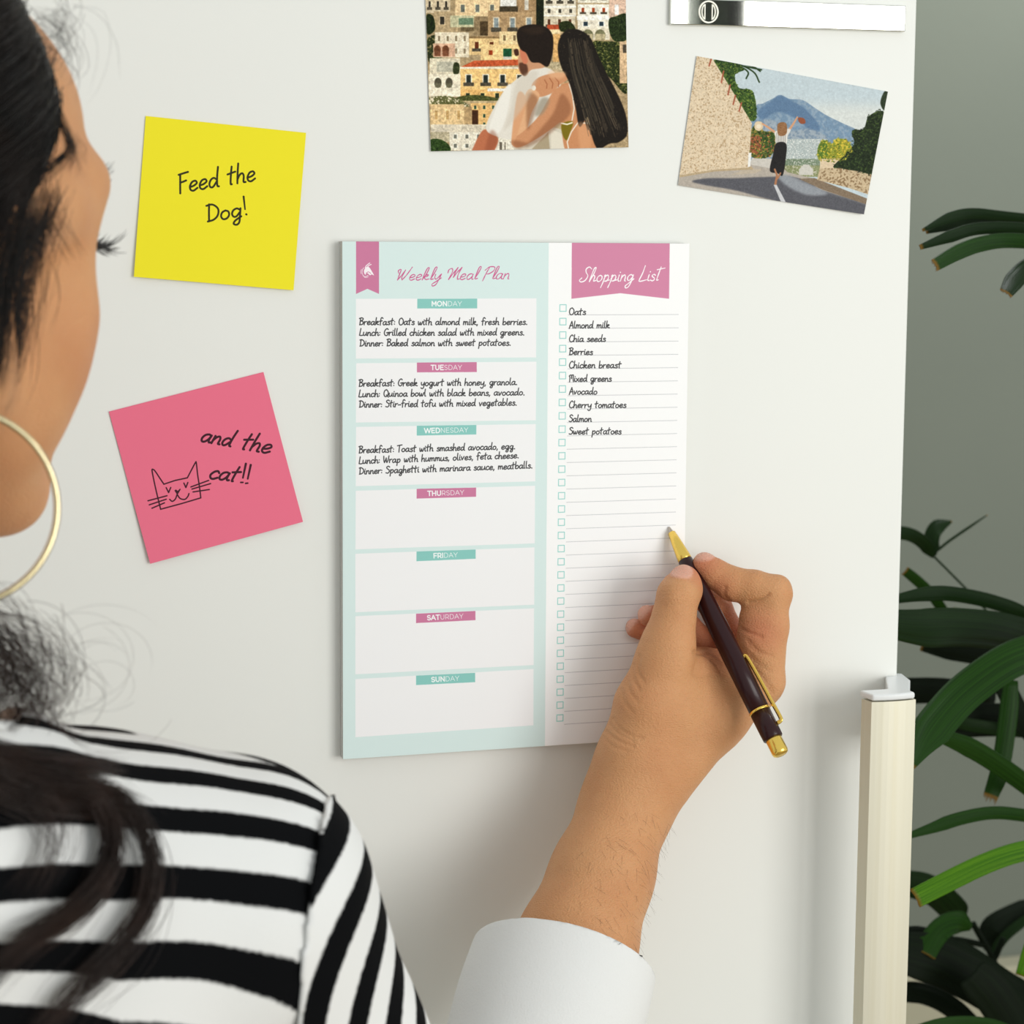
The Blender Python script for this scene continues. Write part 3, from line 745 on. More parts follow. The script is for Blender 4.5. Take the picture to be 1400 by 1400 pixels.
pb(c1, Z1, [(905, 740), (970, 730), (950, 800), (930, 840), (905, 800)], (128, 112, 26), soft=1)
c1.stroke([Z1(948, 505), Z1(968, 570), Z1(978, 650), Z1(965, 720)], 5, (236, 226, 208)); c1.stroke([Z1(900, 738), Z1(935, 745), Z1(965, 735)], 6, (240, 232, 214)); c1.stroke([Z1(1000, 735), Z1(960, 790), Z1(935, 850), Z1(945, 900)], 5, (238, 228, 210)); c1.stroke([Z1(1000, 735), Z1(1060, 738)], 6, (240, 232, 214))
pb(c1, Z1, [(888, 240), (930, 185), (1000, 178), (1070, 220), (1110, 300), (1170, 430), (1230, 540), (1290, 680), (1300, 800), (1250, 850), (1190, 860), (1120, 890), (1080, 800), (1060, 700), (1010, 760), (985, 640), (950, 500), (900, 400), (880, 310)], (34, 28, 22), tex=4, soft=1)
for k in range(46):
    x = rr.uniform(0, 1)
    q = [(940 + 120 * x, 230 + 40 * rr.random()), (960 + 150 * x, 420), (1010 + 180 * x, 600), (1060 + 210 * x, 760 + 60 * rr.random())]
    v = rr.integers(40, 92)
    c1.stroke(cr([Z1(*p) for p in q], 6), rr.uniform(1.5, 4), (int(v), int(v * .88), int(v * .72)))
g = rr.standard_normal(c1.a.shape[:2]).astype(np.float32); c1.a += blur(g, 1)[..., None] * .02
for q_, cc, al in (([(905, 560), (960, 660), (880, 760), (760, 850), (680, 880), (760, 790), (850, 680)], (120, 72, 46), .45), ([(700, 560), (760, 590), (740, 680), (700, 780), (690, 700)], (120, 76, 50), .5), ([(600, 840), (700, 860), (640, 890)], (130, 80, 52), .5),
        ([(820, 440), (860, 420), (930, 440), (900, 470), (850, 470)], (240, 194, 152), .5), ([(640, 480), (760, 430), (700, 600), (560, 780), (600, 640)], (206, 196, 180), .5), ([(780, 590), (830, 600), (790, 680), (740, 690)], (150, 140, 122), .7), ([(1000, 740), (1060, 760), (1080, 880), (1020, 900)], (228, 172, 128), .5), ([(480, 780), (520, 830), (490, 900), (440, 920)], (140, 76, 52), .45),
        ([(660, 180), (760, 160), (800, 190), (740, 210)], (70, 54, 40), .4)):
    c1.poly(cr([Z1(*p) for p in q_], 6, closed=True), cc, alpha=al, soft=5)
leafy(c1, Z1, [(900, 190), (1000, 180), (1080, 230), (1160, 420), (1290, 690), (1290, 820), (1190, 850), (1110, 860), (1060, 700), (985, 620), (900, 380)], [(34, 28, 22), (26, 22, 18), (44, 38, 30), (64, 56, 44)], 500, 1.2, 4)
for k in range(150):
    x = rr.uniform(0, 1); o_ = rr.uniform(0, .7)
    q = np.array([(930 + 150 * x, 230), (960 + 170 * x, 420), (1010 + 200 * x, 600), (1075 + 205 * x, 800)]); q = cr(q, 8); i0 = int(o_ * 20); q = q[i0:i0 + 9]
    v = rr.integers(20, 84); c1.stroke([Z1(*p) for p in q], rr.uniform(1, 3), (int(v), int(v * .9), int(v * .74)))
c1.a = np.clip((c1.a - .5) * 1.06 + .49, 0, 1)
c1.a = blur(c1.a, 1); np.clip(c1.a, 0, 1, out=c1.a)
M['print_town'] = print_mat('town_photo_print', c1.image('town_photo'), 0.62, spec=0.12)
M['photo_white'] = mat('photo_paper_white', srgb(238, 236, 230), 0.5)
ph = empty('photo_print', P(720, 60, 0), 'photo print of a couple before a hillside town, near the top of the door', 'photo print', 'photo prints on the fridge door')
paper('photo_paper', C1, .0008, .0003, M['print_town'], ph, 12, 16, bend=lambda u, v: .0025 * max(0, v - .6) ** 2, side=M['photo_white'])

C2 = [(952.7, 76.6), (1214.0, 125.2), (1179.8, 293.1), (927.0, 253.3)]
c2 = Canvas(1040, 700, (198, 212, 218), homog(C2, 1040, 700))
Z2 = lambda x, y: (900 + x / 3.889, y / 3.889)
pp(c2, Z2, [(150, 250), (1260, 400), (1260, 700), (150, 700)], (196, 209, 214))
pp(c2, Z2, [(400, 560), (1260, 560), (1260, 800), (400, 800)], (216, 220, 216), soft=30)
pb(c2, Z2, [(515, 590), (560, 555), (610, 530), (650, 508), (700, 530), (770, 536), (830, 575), (900, 620), (980, 660), (1060, 700), (1090, 760), (1090, 860), (500, 860)], (122, 148, 172), tex=8, speck=((142, 162, 180), 5, .2))
pb(c2, Z2, [(650, 512), (720, 545), (790, 590), (860, 680), (830, 720), (740, 640), (640, 600), (560, 640), (530, 600), (600, 545)], (98, 126, 156), tex=8, soft=3)
pb(c2, Z2, [(520, 690), (600, 640), (700, 700), (800, 690), (900, 740), (880, 860), (520, 860)], (158, 170, 180), tex=8, soft=5, speck=((128, 146, 164), 4, .4))
pr(c2, Z2, 680, 745, 900, 880, (176, 186, 184), tex=20, speck=((232, 232, 226), 1, .7)); pr(c2, Z2, 670, 850, 860, 900, (120, 136, 112), tex=26, speck=((226, 224, 214), 1, .9)); pr(c2, Z2, 670, 885, 860, 945, (140, 146, 104), tex=26, speck=((206, 200, 180), 2, .8))
pp(c2, Z2, [(750, 905), (775, 880), (800, 880), (825, 905), (825, 935), (750, 935)], (208, 204, 194), tex=6)
# road, verge
pp(c2, Z2, [(100, 930), (490, 880), (500, 845), (620, 850), (690, 920), (860, 960), (1110, 1080), (1100, 1160), (100, 1000)], (182, 172, 160), tex=10)
pp(c2, Z2, [(500, 845), (610, 850), (600, 900), (495, 880)], (206, 200, 190), tex=6)
pp(c2, Z2, [(620, 975), (700, 940), (770, 955), (860, 1010), (1110, 1090), (1090, 1150), (640, 1085)], (112, 112, 116), tex=10)
pb(c2, Z2, [(180, 965), (260, 950), (420, 950), (560, 945), (700, 950), (860, 1020), (1110, 1100), (1100, 1160), (850, 1110), (600, 1062), (420, 1015), (250, 985)], (92, 92, 98), tex=10, soft=3)
pb(c2, Z2, [(640, 945), (690, 935), (760, 965), (900, 1030), (800, 1040), (700, 1000)], (150, 154, 160), tex=8, soft=6)
pp(c2, Z2, [(616, 985), (632, 985), (682, 1078), (656, 1076)], (206, 206, 208))
pp(c2, Z2, [(480, 900), (560, 905), (520, 925), (380, 935)], (192, 178, 158), soft=3)
pp(c2, Z2, [(750, 955), (830, 950), (1110, 1060), (1105, 1090), (870, 1010)], (134, 116, 96), tex=14)
pp(c2, Z2, [(110, 915), (490, 880), (510, 905), (300, 915), (110, 945)], (188, 166, 132), tex=12)
# trees left
pb(c2, Z2, [(300, 320), (400, 330), (460, 370), (410, 400), (430, 470), (490, 480), (515, 520), (525, 600), (510, 650), (450, 620), (400, 520), (340, 420)], (52, 78, 34), tex=30, speck=((96, 122, 52), 3, .6))
pb(c2, Z2, [(420, 490), (470, 478), (510, 500), (520, 620), (500, 650), (450, 590)], (60, 88, 36), tex=30, speck=((118, 138, 58), 3, .5))
for q in ([(300, 322), (400, 330), (500, 352), (545, 380)], [(330, 350), (430, 345), (510, 385), (540, 440)], [(360, 370), (430, 355), (480, 385), (470, 420)], [(320, 330), (380, 400), (370, 470)], [(400, 340), (470, 355), (552, 372)]):
    c2.stroke(cr([Z2(*p) for p in q], 6), [9] * 0 or 8, (40, 62, 30))
pb(c2, Z2, [(495, 700), (540, 650), (560, 700), (620, 715), (622, 790), (590, 840), (500, 840), (488, 770)], (86, 98, 46), tex=36, speck=((150, 132, 60), 3, .7)); pb(c2, Z2, [(490, 740), (540, 730), (550, 790), (520, 830), (488, 800)], (150, 88, 58), tex=30); pb(c2, Z2, [(555, 720), (610, 712), (622, 780), (560, 810)], (58, 82, 38), tex=28)
leafy(c2, Z2, [(300, 320), (400, 330), (460, 370), (410, 400), (430, 470), (490, 480), (515, 520), (525, 600), (510, 650), (450, 620), (400, 520), (340, 420)], [(44, 70, 30), (70, 98, 38), (30, 50, 24), (104, 124, 56)], 420)
leafy(c2, Z2, [(495, 700), (540, 650), (560, 700), (620, 715), (622, 790), (590, 840), (500, 840), (488, 770)], [(60, 84, 36), (110, 120, 48), (160, 92, 60), (176, 150, 70), (40, 60, 28)], 260)
# wall left
pp(c2, Z2, [(195, 290), (285, 305), (500, 660), (482, 895), (300, 905), (105, 935)], (226, 206, 176), tex=16, speck=((188, 160, 124), 2, .75))
for x, y0, y1 in ((277, 312, 352), (343, 380, 442), (378, 455, 508), (406, 512, 560), (438, 552, 596)): c2.stroke([Z2(x + 6, y0), Z2(x - 6, y1)], 8, (168, 92, 66))
pp(c2, Z2, [(482, 820), (498, 816), (492, 890), (478, 893)], (240, 238, 232))
# right side
pb(c2, Z2, [(850, 790), (880, 750), (920, 770), (950, 745), (1000, 750), (1030, 800), (980, 860), (860, 860)], (140, 146, 48), tex=40, speck=((214, 190, 66), 3, .6)); pb(c2, Z2, [(850, 790), (880, 755), (905, 800), (880, 850), (855, 840)], (88, 118, 44), tex=30)
pp(c2, Z2, [(870, 850), (960, 845), (1000, 900), (1130, 920), (1135, 1045), (1000, 1000), (845, 960)], (204, 182, 148), tex=20, speck=((146, 120, 88), 3, .4)); pp(c2, Z2, [(862, 850), (965, 848), (940, 900), (860, 900)], (222, 200, 168), tex=8)
pb(c2, Z2, [(1030, 700), (1090, 690), (1120, 620), (1200, 600), (1210, 760), (1150, 920), (1060, 915), (970, 900), (930, 890), (990, 830), (1040, 770)], (34, 46, 26), tex=22, speck=((66, 84, 42), 3, .8))
leafy(c2, Z2, [(845, 790), (880, 745), (920, 765), (950, 740), (1000, 745), (1035, 800), (980, 860), (860, 860)], [(150, 150, 50), (220, 196, 70), (90, 118, 44), (190, 170, 60)], 260)
leafy(c2, Z2, [(1030, 695), (1090, 685), (1120, 612), (1205, 592), (1215, 760), (1150, 925), (1060, 920), (970, 900), (925, 890), (990, 830), (1030, 770)], [(30, 42, 24), (44, 58, 32), (60, 78, 40), (22, 30, 20)], 420)
pb(c2, Z2, [(1200, 490), (1225, 485), (1205, 590), (1180, 550)], (48, 60, 40), tex=24)
n1 = blur(rr.standard_normal(c2.a.shape[:2]).astype(np.float32), 1); n3 = blur(rr.standard_normal(c2.a.shape[:2]).astype(np.float32), 4)
c2.a *= (1 + .012 * n1 / n1.std() + .014 * n3 / n3.std())[..., None]
# walker
pb(c2, Z2, [(520, 655), (552, 655), (558, 685), (540, 702), (515, 690)], (226, 204, 170)); c2.ell(*Z2(536, 678), 3.2, 3.0, (240, 226, 200))
c2.stroke([Z2(556, 664), Z2(590, 685), Z2(618, 706)], [9, 11, 13], (214, 160, 124)); c2.stroke([Z2(742, 628), Z2(722, 662), Z2(700, 694)], [8, 11, 13], (214, 160, 124))
pb(c2, Z2, [(748, 630), (778, 636), (784, 660), (762, 664), (748, 650)], (150, 84, 58))
pb(c2, Z2, [(622, 708), (660, 694), (706, 694), (690, 730), (682, 772), (630, 768), (625, 735)], (226, 222, 214), tex=6)
for k in range(6): c2.stroke([Z2(632 + k * 9, 712), Z2(634 + k * 8.5, 768)], 2.4, (112, 106, 100))
pb(c2, Z2, [(636, 670), (660, 655), (684, 665), (686, 710), (668, 728), (640, 722)], (150, 108, 72), tex=20)
pb(c2, Z2, [(630, 768), (682, 770), (680, 850), (664, 936), (636, 925), (596, 912), (612, 830)], (36, 34, 34), tex=6)
c2.stroke([Z2(622, 905), Z2(634, 935), Z2(626, 980)], [10, 10, 13], (176, 122, 88)); c2.stroke([Z2(652, 925), Z2(642, 945), Z2(634, 955)], 9, (176, 122, 88))
c2.a = blur(c2.a, 1); g = rr.standard_normal(c2.a.shape[:2]).astype(np.float32); c2.a += blur(g, 1)[..., None] * .03; np.clip(c2.a, 0, 1, out=c2.a)
M['print_road'] = print_mat('road_photo_print', c2.image('road_photo'), 0.62, spec=0.12)
ph2 = empty('photo_print', P(1070, 185, 0), 'tilted photo print of a woman on a road before a blue mountain', 'photo print', 'photo prints on the fridge door')
paper('photo_paper', C2, .0008, .0003, M['print_road'], ph2, 16, 12, bend=lambda u, v: .0035 * max(0, u - .4) ** 2 * v, side=M['photo_white'])

# ------------------------------------------------------------------ one continuous surface from rounded bones
class Field:
    """distance field on a grid (metres); everything that is added melts together over k"""
    def __init__(s, lo, hi, h):
        s.lo = np.array(lo, float); s.h = h
        s.n = np.ceil((np.array(hi, float) - s.lo) / h).astype(int) + 1
        s.ax = [(s.lo[i] + np.arange(s.n[i]) * h).astype(np.float32) for i in range(3)]
        s.F = np.full(tuple(s.n), 0.05, np.float32)
    def _w(s, lo, hi):
        a = np.clip(np.floor((np.asarray(lo) - s.lo) / s.h).astype(int), 0, s.n)
        b = np.clip(np.ceil((np.asarray(hi) - s.lo) / s.h).astype(int) + 1, 0, s.n)
        return tuple(slice(i, j) for i, j in zip(a, b))
    def _g(s, w):
        return s.ax[0][w[0]][:, None, None], s.ax[1][w[1]][None, :, None], s.ax[2][w[2]][None, None, :]
    def _put(s, w, d, k, op):
        f = s.F[w]
        if op == 'add':
            h = np.maximum(k - np.abs(f - d), 0) / k
            s.F[w] = np.minimum(f, d) - h * h * k * 0.25
        else:
            d = -d
            h = np.maximum(k - np.abs(f - d), 0) / k
            s.F[w] = np.maximum(f, d) + h * h * k * 0.25
    def cap(s, a, b, ra, rb, k=0.004, op='add'):
        a = np.asarray(a, float); b = np.asarray(b, float); m = max(ra, rb) + k + 0.012
        w = s._w(np.minimum(a, b) - m, np.maximum(a, b) + m)
        if any(q.stop <= q.start for q in w): return
        X, Y, Z = s._g(w); ab = b - a; L = ab @ ab + 1e-12
        t = np.clip(((X - a[0]) * ab[0] + (Y - a[1]) * ab[1] + (Z - a[2]) * ab[2]) / L, 0, 1)
        d = np.sqrt((X - a[0] - t * ab[0]) ** 2 + (Y - a[1] - t * ab[1]) ** 2 + (Z - a[2] - t * ab[2]) ** 2) - (ra + t * (rb - ra))
        s._put(w, d.astype(np.float32), k, op)
    def chain(s, js, k=0.004, op='add'):
        for (a, ra), (b, rb) in zip(js[:-1], js[1:]): s.cap(a, b, ra, rb, k, op)
    def ell(s, c, r, R=None, k=0.006, op='add'):
        """ellipsoid with half axes r along the columns of R"""
        c = np.asarray(c, float); r = np.asarray(r, float); R = np.eye(3) if R is None else np.asarray(R, float)
        m = np.abs(R) @ r + k + 0.012
        w = s._w(c - m, c + m)
        if any(q.stop <= q.start for q in w): return
        X, Y, Z = s._g(w); X = X - c[0]; Y = Y - c[1]; Z = Z - c[2]
        u = [(X * R[0, i] + Y * R[1, i] + Z * R[2, i]) / r[i] for i in range(3)]
        k0 = np.sqrt(u[0] ** 2 + u[1] ** 2 + u[2] ** 2)
        k1 = np.sqrt((u[0] / r[0]) ** 2 + (u[1] / r[1]) ** 2 + (u[2] / r[2]) ** 2) + 1e-9
        s._put(w, (k0 * (k0 - 1) / k1).astype(np.float32), k, op)
    def merge(s, o, k=0.002):
        s._put((slice(None),) * 3, o.F, k, 'add')
    def like(s):
        o = object.__new__(Field); o.lo, o.h, o.n, o.ax = s.lo, s.h, s.n, s.ax
        o.F = np.full(tuple(s.n), 0.05, np.float32); return o
    def mesh(s):
        F = s.F; S = F < 0
        nx, ny, nz = F.shape
        c = np.zeros((nx - 1, ny - 1, nz - 1), np.uint8)
        for i in (0, 1):
            for j in (0, 1):
                for l in (0, 1): c += S[i:nx - 1 + i, j:ny - 1 + j, l:nz - 1 + l]
        act = (c > 0) & (c < 8)
        idx = np.full(act.shape, -1, np.int64); cells = np.argwhere(act); idx[act] = np.arange(len(cells))
        acc = np.zeros((len(cells), 3)); cnt = np.zeros(len(cells))
        for ax in range(3):
            o1, o2 = [q for q in range(3) if q != ax]
            for i in (0, 1):
                for j in (0, 1):
                    off = np.zeros(3, int); off[o1] = i; off[o2] = j
                    p = cells + off; q = p.copy(); q[:, ax] += 1
                    f0 = F[p[:, 0], p[:, 1], p[:, 2]]; f1 = F[q[:, 0], q[:, 1], q[:, 2]]
                    m = (f0 < 0) != (f1 < 0)
                    t = f0[m] / (f0[m] - f1[m])
                    v = p[m].astype(float); v[:, ax] += t
                    acc[m] += v; cnt[m] += 1
        V = s.lo + acc / cnt[:, None] * s.h
        Fs = []
        for ax in range(3):
            o1, o2 = (ax + 1) % 3, (ax + 2) % 3
            sl0 = [slice(None)] * 3; sl1 = [slice(None)] * 3
            sl0[ax] = slice(0, F.shape[ax] - 1); sl1[ax] = slice(1, None)
            A = S[tuple(sl0)]; B = S[tuple(sl1)]
            e = np.argwhere(A != B)
            e = e[(e[:, o1] > 0) & (e[:, o2] > 0) & (e[:, o1] < F.shape[o1] - 1) & (e[:, o2] < F.shape[o2] - 1)]
            ins = A[e[:, 0], e[:, 1], e[:, 2]]
            def cid(d1, d2):
                q = e.copy(); q[:, o1] -= d1; q[:, o2] -= d2
                return idx[q[:, 0], q[:, 1], q[:, 2]]
            quad = np.stack([cid(1, 1), cid(0, 1), cid(0, 0), cid(1, 0)], 1)
            quad[~ins] = quad[~ins][:, ::-1]
            Fs.append(quad)
        return V, np.vstack(Fs)
def relax(V, Fc, it=2, lam=0.5):
    E = np.vstack([Fc[:, [0, 1]], Fc[:, [1, 2]], Fc[:, [2, 3]], Fc[:, [3, 0]]])
    n = len(V); deg = np.bincount(E.ravel(), minlength=n).astype(float)[:, None]
    for _ in range(it):
        A = np.stack([np.bincount(E[:, 0], V[E[:, 1], q], n) + np.bincount(E[:, 1], V[E[:, 0], q], n) for q in range(3)], 1)
        V = V + lam * (A / np.maximum(deg, 1) - V)
    return V
def attr(o, name, val):
    a = o.data.attributes.new(name, 'FLOAT', 'POINT'); a.data.foreach_set('value', np.asarray(val, np.float32))
def near(V, a, b, r, soft):
    """1 inside a capsule, fading over soft"""
    a = np.asarray(a, float); b = np.asarray(b, float); ab = b - a
    t = np.clip(((V - a) @ ab) / (ab @ ab + 1e-12), 0, 1)[:, None]
    return np.clip(1 - (np.linalg.norm(V - a - t * ab, axis=1) - r) / soft, 0, 1)

def sc_at(px, py, d):
    """metres per photo pixel at that place"""
    p = at(px, py, d)
    return -((p - CAM) @ CM)[2] / F_PX
def J(x, y, d, r):
    return (at(x, y, d), r * sc_at(x, y, d))
def Z(x, y, d, r):
    """joint measured in the 3.5x crop of the hand (origin 780,680)"""
    return J(780 + x / 3.5, 680 + y / 3.5, d, r / 3.5)

# --- right hand and forearm
lo = np.min([at(640, 1460, .14), at(860, 700, 0.0), at(1110, 960, .09), at(640, 1460, .0)], 0) - 0.004
hi = np.max([at(860, 690, .0), at(1110, 690, .0), at(1110, 960, .0)], 0) + 0.004
lo[1] = -0.15; hi[1] = -0.0012 - 0.0
H = 0.0009
A = Field(lo, [hi[0], 0.0, hi[2]], H)
arm = A.like()
# palm, thumb root, wrist, forearm
arm.chain([Z(935, 880, .046, 84), Z(700, 1050, .043, 125), Z(430, 1330, .044, 165)], .010)
arm.chain([Z(925, 890, .034, 78), Z(700, 1055, .032, 118), Z(420, 1330, .034, 150)], .010)
arm.chain([Z(900, 915, .024, 70), Z(690, 1070, .022, 110), Z(420, 1320, .028, 130)], .010)
arm.chain([Z(860, 945, .016, 62), Z(660, 1090, .018, 92), Z(420, 1300, .028, 110)], .010)
arm.chain([Z(468, 700, .046, 112), Z(442, 800, .046, 122), Z(380, 1000, .046, 158), Z(335, 1200, .045, 170), Z(330, 1330, .045, 168)], .008)
arm.chain([Z(600, 850, .038, 105), Z(480, 1000, .040, 150), Z(400, 1200, .040, 160)], .012)
arm.chain([Z(560, 850, .030, 90), Z(760, 880, .032, 100), Z(900, 900, .036, 84)], .010)
arm.chain([Z(500, 960, .024, 100), Z(520, 1100, .026, 130)], .010)
arm.chain([J(868, 1060, .044, 57), J(856, 1100, .046, 55), J(822, 1196, .062, 63), J(789, 1290, .078, 77), J(752, 1400, .098, 92), J(700, 1560, .13, 100)], .010)
arm.chain([J(872, 1060, .036, 50), J(858, 1100, .036, 50), J(824, 1196, .05, 58), J(790, 1290, .064, 72)], .012)
# web between thumb and index
arm.chain([Z(520, 800, .036, 70), Z(640, 815, .032, 70), Z(800, 820, .032, 72)], .008)
# thumb
th = A.like()
th.chain([Z(542, 392, .0365, 70), Z(514, 470, .041, 92), Z(492, 590, .0435, 98), Z(470, 700, .046, 112), Z(448, 790, .046, 118)], .005)
th.ell(*(lambda q: (q[0], [q[1] * .98, q[1] * .75, q[1] * .98]))(Z(565, 445, .038, 64)), k=.006)
th.cap(*[Z(500, 470, .0475, 40)[0], Z(530, 462, .0475, 40)[0]], .0035, .0035, .006)
arm.merge(th, .005)
# index finger
ix = A.like()
ix.chain([Z(637, 322, .024, 56), Z(690, 365, .0265, 66), Z(775, 414, .031, 76), Z(880, 432, .036, 78), Z(968, 462, .040, 82)], .004)
ix.chain([Z(968, 462, .040, 82), Z(955, 620, .042, 84), Z(935, 880, .046, 84)], .004)
ix.chain([Z(885, 585, .038, 80), Z(895, 700, .040, 92), Z(900, 860, .040, 96)], .006)
ix.cap(*[Z(1000, 425, .040, 1)[0], Z(1006, 460, .041, 1)[0]], *[44 / 3.5 * sc_at(1060, 810, .04)] * 2, .004)
arm.merge(ix, .003)
# middle, ring, little: curled behind
f3 = A.like(); f3.chain([Z(918, 890, .034, 76), Z(870, 760, .020, 74), Z(800, 720, .0155, 72), Z(700, 530, .0165, 70), Z(600, 450, .0165, 60), Z(492, 418, .0185, 54)], .003)
arm.merge(f3, .0018)
f4 = A.like(); f4.chain([Z(890, 920, .024, 70), Z(820, 860, .012, 68), Z(700, 740, .0105, 64), Z(560, 620, .0150, 60), Z(440, 570, .0185, 56), Z(372, 568, .0190, 50)], .003)
arm.merge(f4, .0018)
f5 = A.like(); f5.chain([Z(860, 950, .018, 62), Z(760, 900, .0095, 56), Z(600, 790, .0085, 54), Z(440, 670, .0100, 50), Z(350, 632, .0108, 46), Z(308, 628, .0112, 44)], .003)
arm.merge(f5, .0018)
# crease folds at the thumb root and wrist
CREASE_OLD = ((300, 790, 335, 880, .0590), (262, 880, 300, 960, .0590), (240, 960, 290, 1040, .0600), (190, 1080, 290, 1150, .0630), (180, 1120, 300, 1190, .0640), (600, 760, 690, 840, .0415), (640, 745, 720, 800, .0405))
HV, HF = arm.mesh()
HV = relax(HV, HF, 1, .4)
def normals(V, Fc):
    n = np.cross(V[Fc[:, 2]] - V[Fc[:, 0]], V[Fc[:, 3]] - V[Fc[:, 1]])
    N = np.stack([sum(np.bincount(Fc[:, k], n[:, q], len(V)) for k in range(4)) for q in range(3)], 1)
    return unit(N)
HN = normals(HV, HF); HX, HY = to_px(HV); HX = (HX - 780) * 3.5; HY = (HY - 680) * 3.5
facing = ((CAM - HV) * HN).sum(1) > 0
def fold(pts, width, depth):
    """a skin fold along a line measured in the 3.5x crop, pressed into the side that faces the lens"""
    global HV
    P = cr(pts, 6); D = np.full(len(HV), 1e9)
    for p, q in zip(P[:-1], P[1:]):
        ab = q - p; t = np.clip(((HX - p[0]) * ab[0] + (HY - p[1]) * ab[1]) / (ab @ ab + 1e-9), 0, 1)
        D = np.minimum(D, np.hypot(HX - p[0] - t * ab[0], HY - p[1] - t * ab[1]))
    HV = HV - HN * (np.exp(-(D / width) ** 2) * depth * facing)[:, None]
for pts, wd_, dp_ in (([(852, 502), (905, 492), (948, 464)], 7, .0013), ([(815, 628), (850, 645), (915, 668)], 7, .0009), ([(740, 430), (736, 470), (760, 498)], 9, .0007),
        ([(440, 452), (500, 446), (560, 456)], 6, .0004), ([(432, 472), (500, 466), (566, 478)], 6, .00035), ([(450, 432), (505, 428), (552, 436)], 6, .0003),
        ([(590, 735), (600, 800), (594, 850), (680, 850)], 9, .0006), ([(600, 742), (650, 755), (700, 800), (730, 850)], 8, .0010), ([(640, 740), (690, 752), (740, 790)], 7, .0008),
        ([(330, 760), (322, 830), (350, 880)], 9, .0007), ([(300, 800), (300, 860), (330, 920)], 8, .0006), ([(270, 860), (280, 920), (320, 980)], 8, .0005), ([(240, 920), (258, 980), (300, 1030)], 8, .0005),
        ([(205, 1060), (230, 1100), (290, 1140), (340, 1150)], 8, .0007), ([(190, 1085), (230, 1130), (300, 1165)], 7, .0006), ([(170, 1120), (220, 1160), (300, 1190)], 8, .0006), ([(160, 1150), (200, 1190), (270, 1215)], 8, .0004),
        ([(880, 820), (930, 880), (960, 930)], 12, .0005), ([(850, 690), (900, 740), (960, 760)], 12, .0006), ([(860, 760), (900, 800), (950, 830)], 12, .0004)):
    fold(pts, wd_, dp_)
keep_z = at(760, 1440, .10)[2]
blush = np.zeros(len(HV)); nail = np.zeros(len(HV))
for q, r_, s_ in ((Z(610, 300, .024, 60), .006, .012), (Z(560, 350, .036, 60), .005, .010), (Z(340, 575, .019, 40), .008, .012), (Z(290, 632, .011, 40), .008, .012), (Z(900, 640, .044, 60), .004, .012), (Z(660, 800, .036, 60), .004, .010), (Z(720, 430, .030, 50), .003, .010), (Z(500, 440, .0185, 50), .006, .01), (Z(700, 620, .015, 60), .012, .02)):
    blush = np.maximum(blush, near(HV, q[0], q[0], r_, s_))
def nail_at(c, rad, n, w=.0006):
    """oval nail plate: ellipsoid test in a frame whose third axis is n"""
    global HV
    R, cc = rad
    u = (HV - cc) @ R[0] / R[2][0], (HV - cc) @ R[1] / R[2][1], (HV - cc) @ n / R[2][2]
    q = np.sqrt(u[0] ** 2 + u[1] ** 2 + u[2] ** 2)
    m = np.clip((1.0 - q) * 5, 0, 1)
    np.maximum(nail, m, out=nail)
    HV += n * (m * w)[:, None]
RIGHT, UP, BACK = CM[:, 0], CM[:, 1], CM[:, 2]      # picture directions in the world
def frame(ax, n):
    ax = unit(ax); n = unit(n - ax * np.dot(n, ax)); return ax, np.cross(n, ax), n
for c, ax, n, L, Wd in ((Z(532, 356, .041, 1)[0], UP * .85 + RIGHT * .25 - BACK * .5, BACK * .62 + UP * .62 - RIGHT * .1, .0074, .0062),
                        (Z(636, 272, .0255, 1)[0], UP * .5 - RIGHT * .86, UP * .80 + RIGHT * .5 + BACK * .22, .0064, .0050),
                        (Z(342, 536, .020, 1)[0], -RIGHT * .85 - UP * .55, UP * .85 - RIGHT * .5, .0056, .0040),
                        (Z(282, 600, .0115, 1)[0], -RIGHT * .92 - UP * .35, UP * .92 - RIGHT * .35, .0050, .0036)):
    a0, a1, n0 = frame(ax, n)
    nail_at(c, ((a0, a1, (L, Wd, .0060)), c), n0)

# ------------------------------------------------------------------ head, in its own axes: x to her right, y forward, z up (millimetres)
NECK = at(-300, 1075, .30)
HEAD_C = at(-202, 306, .235)          # middle of the head at eye height
yaw = math.radians(46); pitch = math.radians(-10); roll = math.radians(3)
# view direction there, flattened, is "straight away"; she turns right from it
away = unit(np.array([HEAD_C[0] - CAM[0], HEAD_C[1] - CAM[1], 0]))
rgt = np.array([away[1], -away[0], 0])
fwd = away * math.cos(yaw) + rgt * math.sin(yaw)
hx = np.cross(fwd, [0, 0, 1.0])
f2 = fwd * math.cos(pitch) + np.array([0, 0, 1.0]) * math.sin(pitch)
u2 = np.cross(hx, f2)
h2 = hx * math.cos(roll) + u2 * math.sin(roll); u2 = np.cross(h2, f2)
HR = np.stack([h2, f2, u2], 1)
def hw(x, y, z): return HEAD_C + HR @ (np.array([x, y, z]) / 1000)
def hl(Pw): return (np.asarray(Pw) - HEAD_C) @ HR * 1000
hf = Field(HEAD_C - [.17, .17, .21], HEAD_C + [.17, .17, .15], .0021)
def he(c, r, k=8, op='add', tilt=None):
    hf.ell(hw(*c), np.array(r) / 1000, HR if tilt is None else HR @ tilt, k / 1000, op)
def hc(a, b, ra, rb, k=8, op='add'): hf.cap(hw(*a), hw(*b), ra / 1000, rb / 1000, k / 1000, op)
he((0, -14, 32), (72, 88, 77))
he((0, 36, 40), (59, 47, 50), 14)
he((0, 34, -28), (57, 46, 62), 14)
he((0, 50, -70), (34, 36, 36), 14)
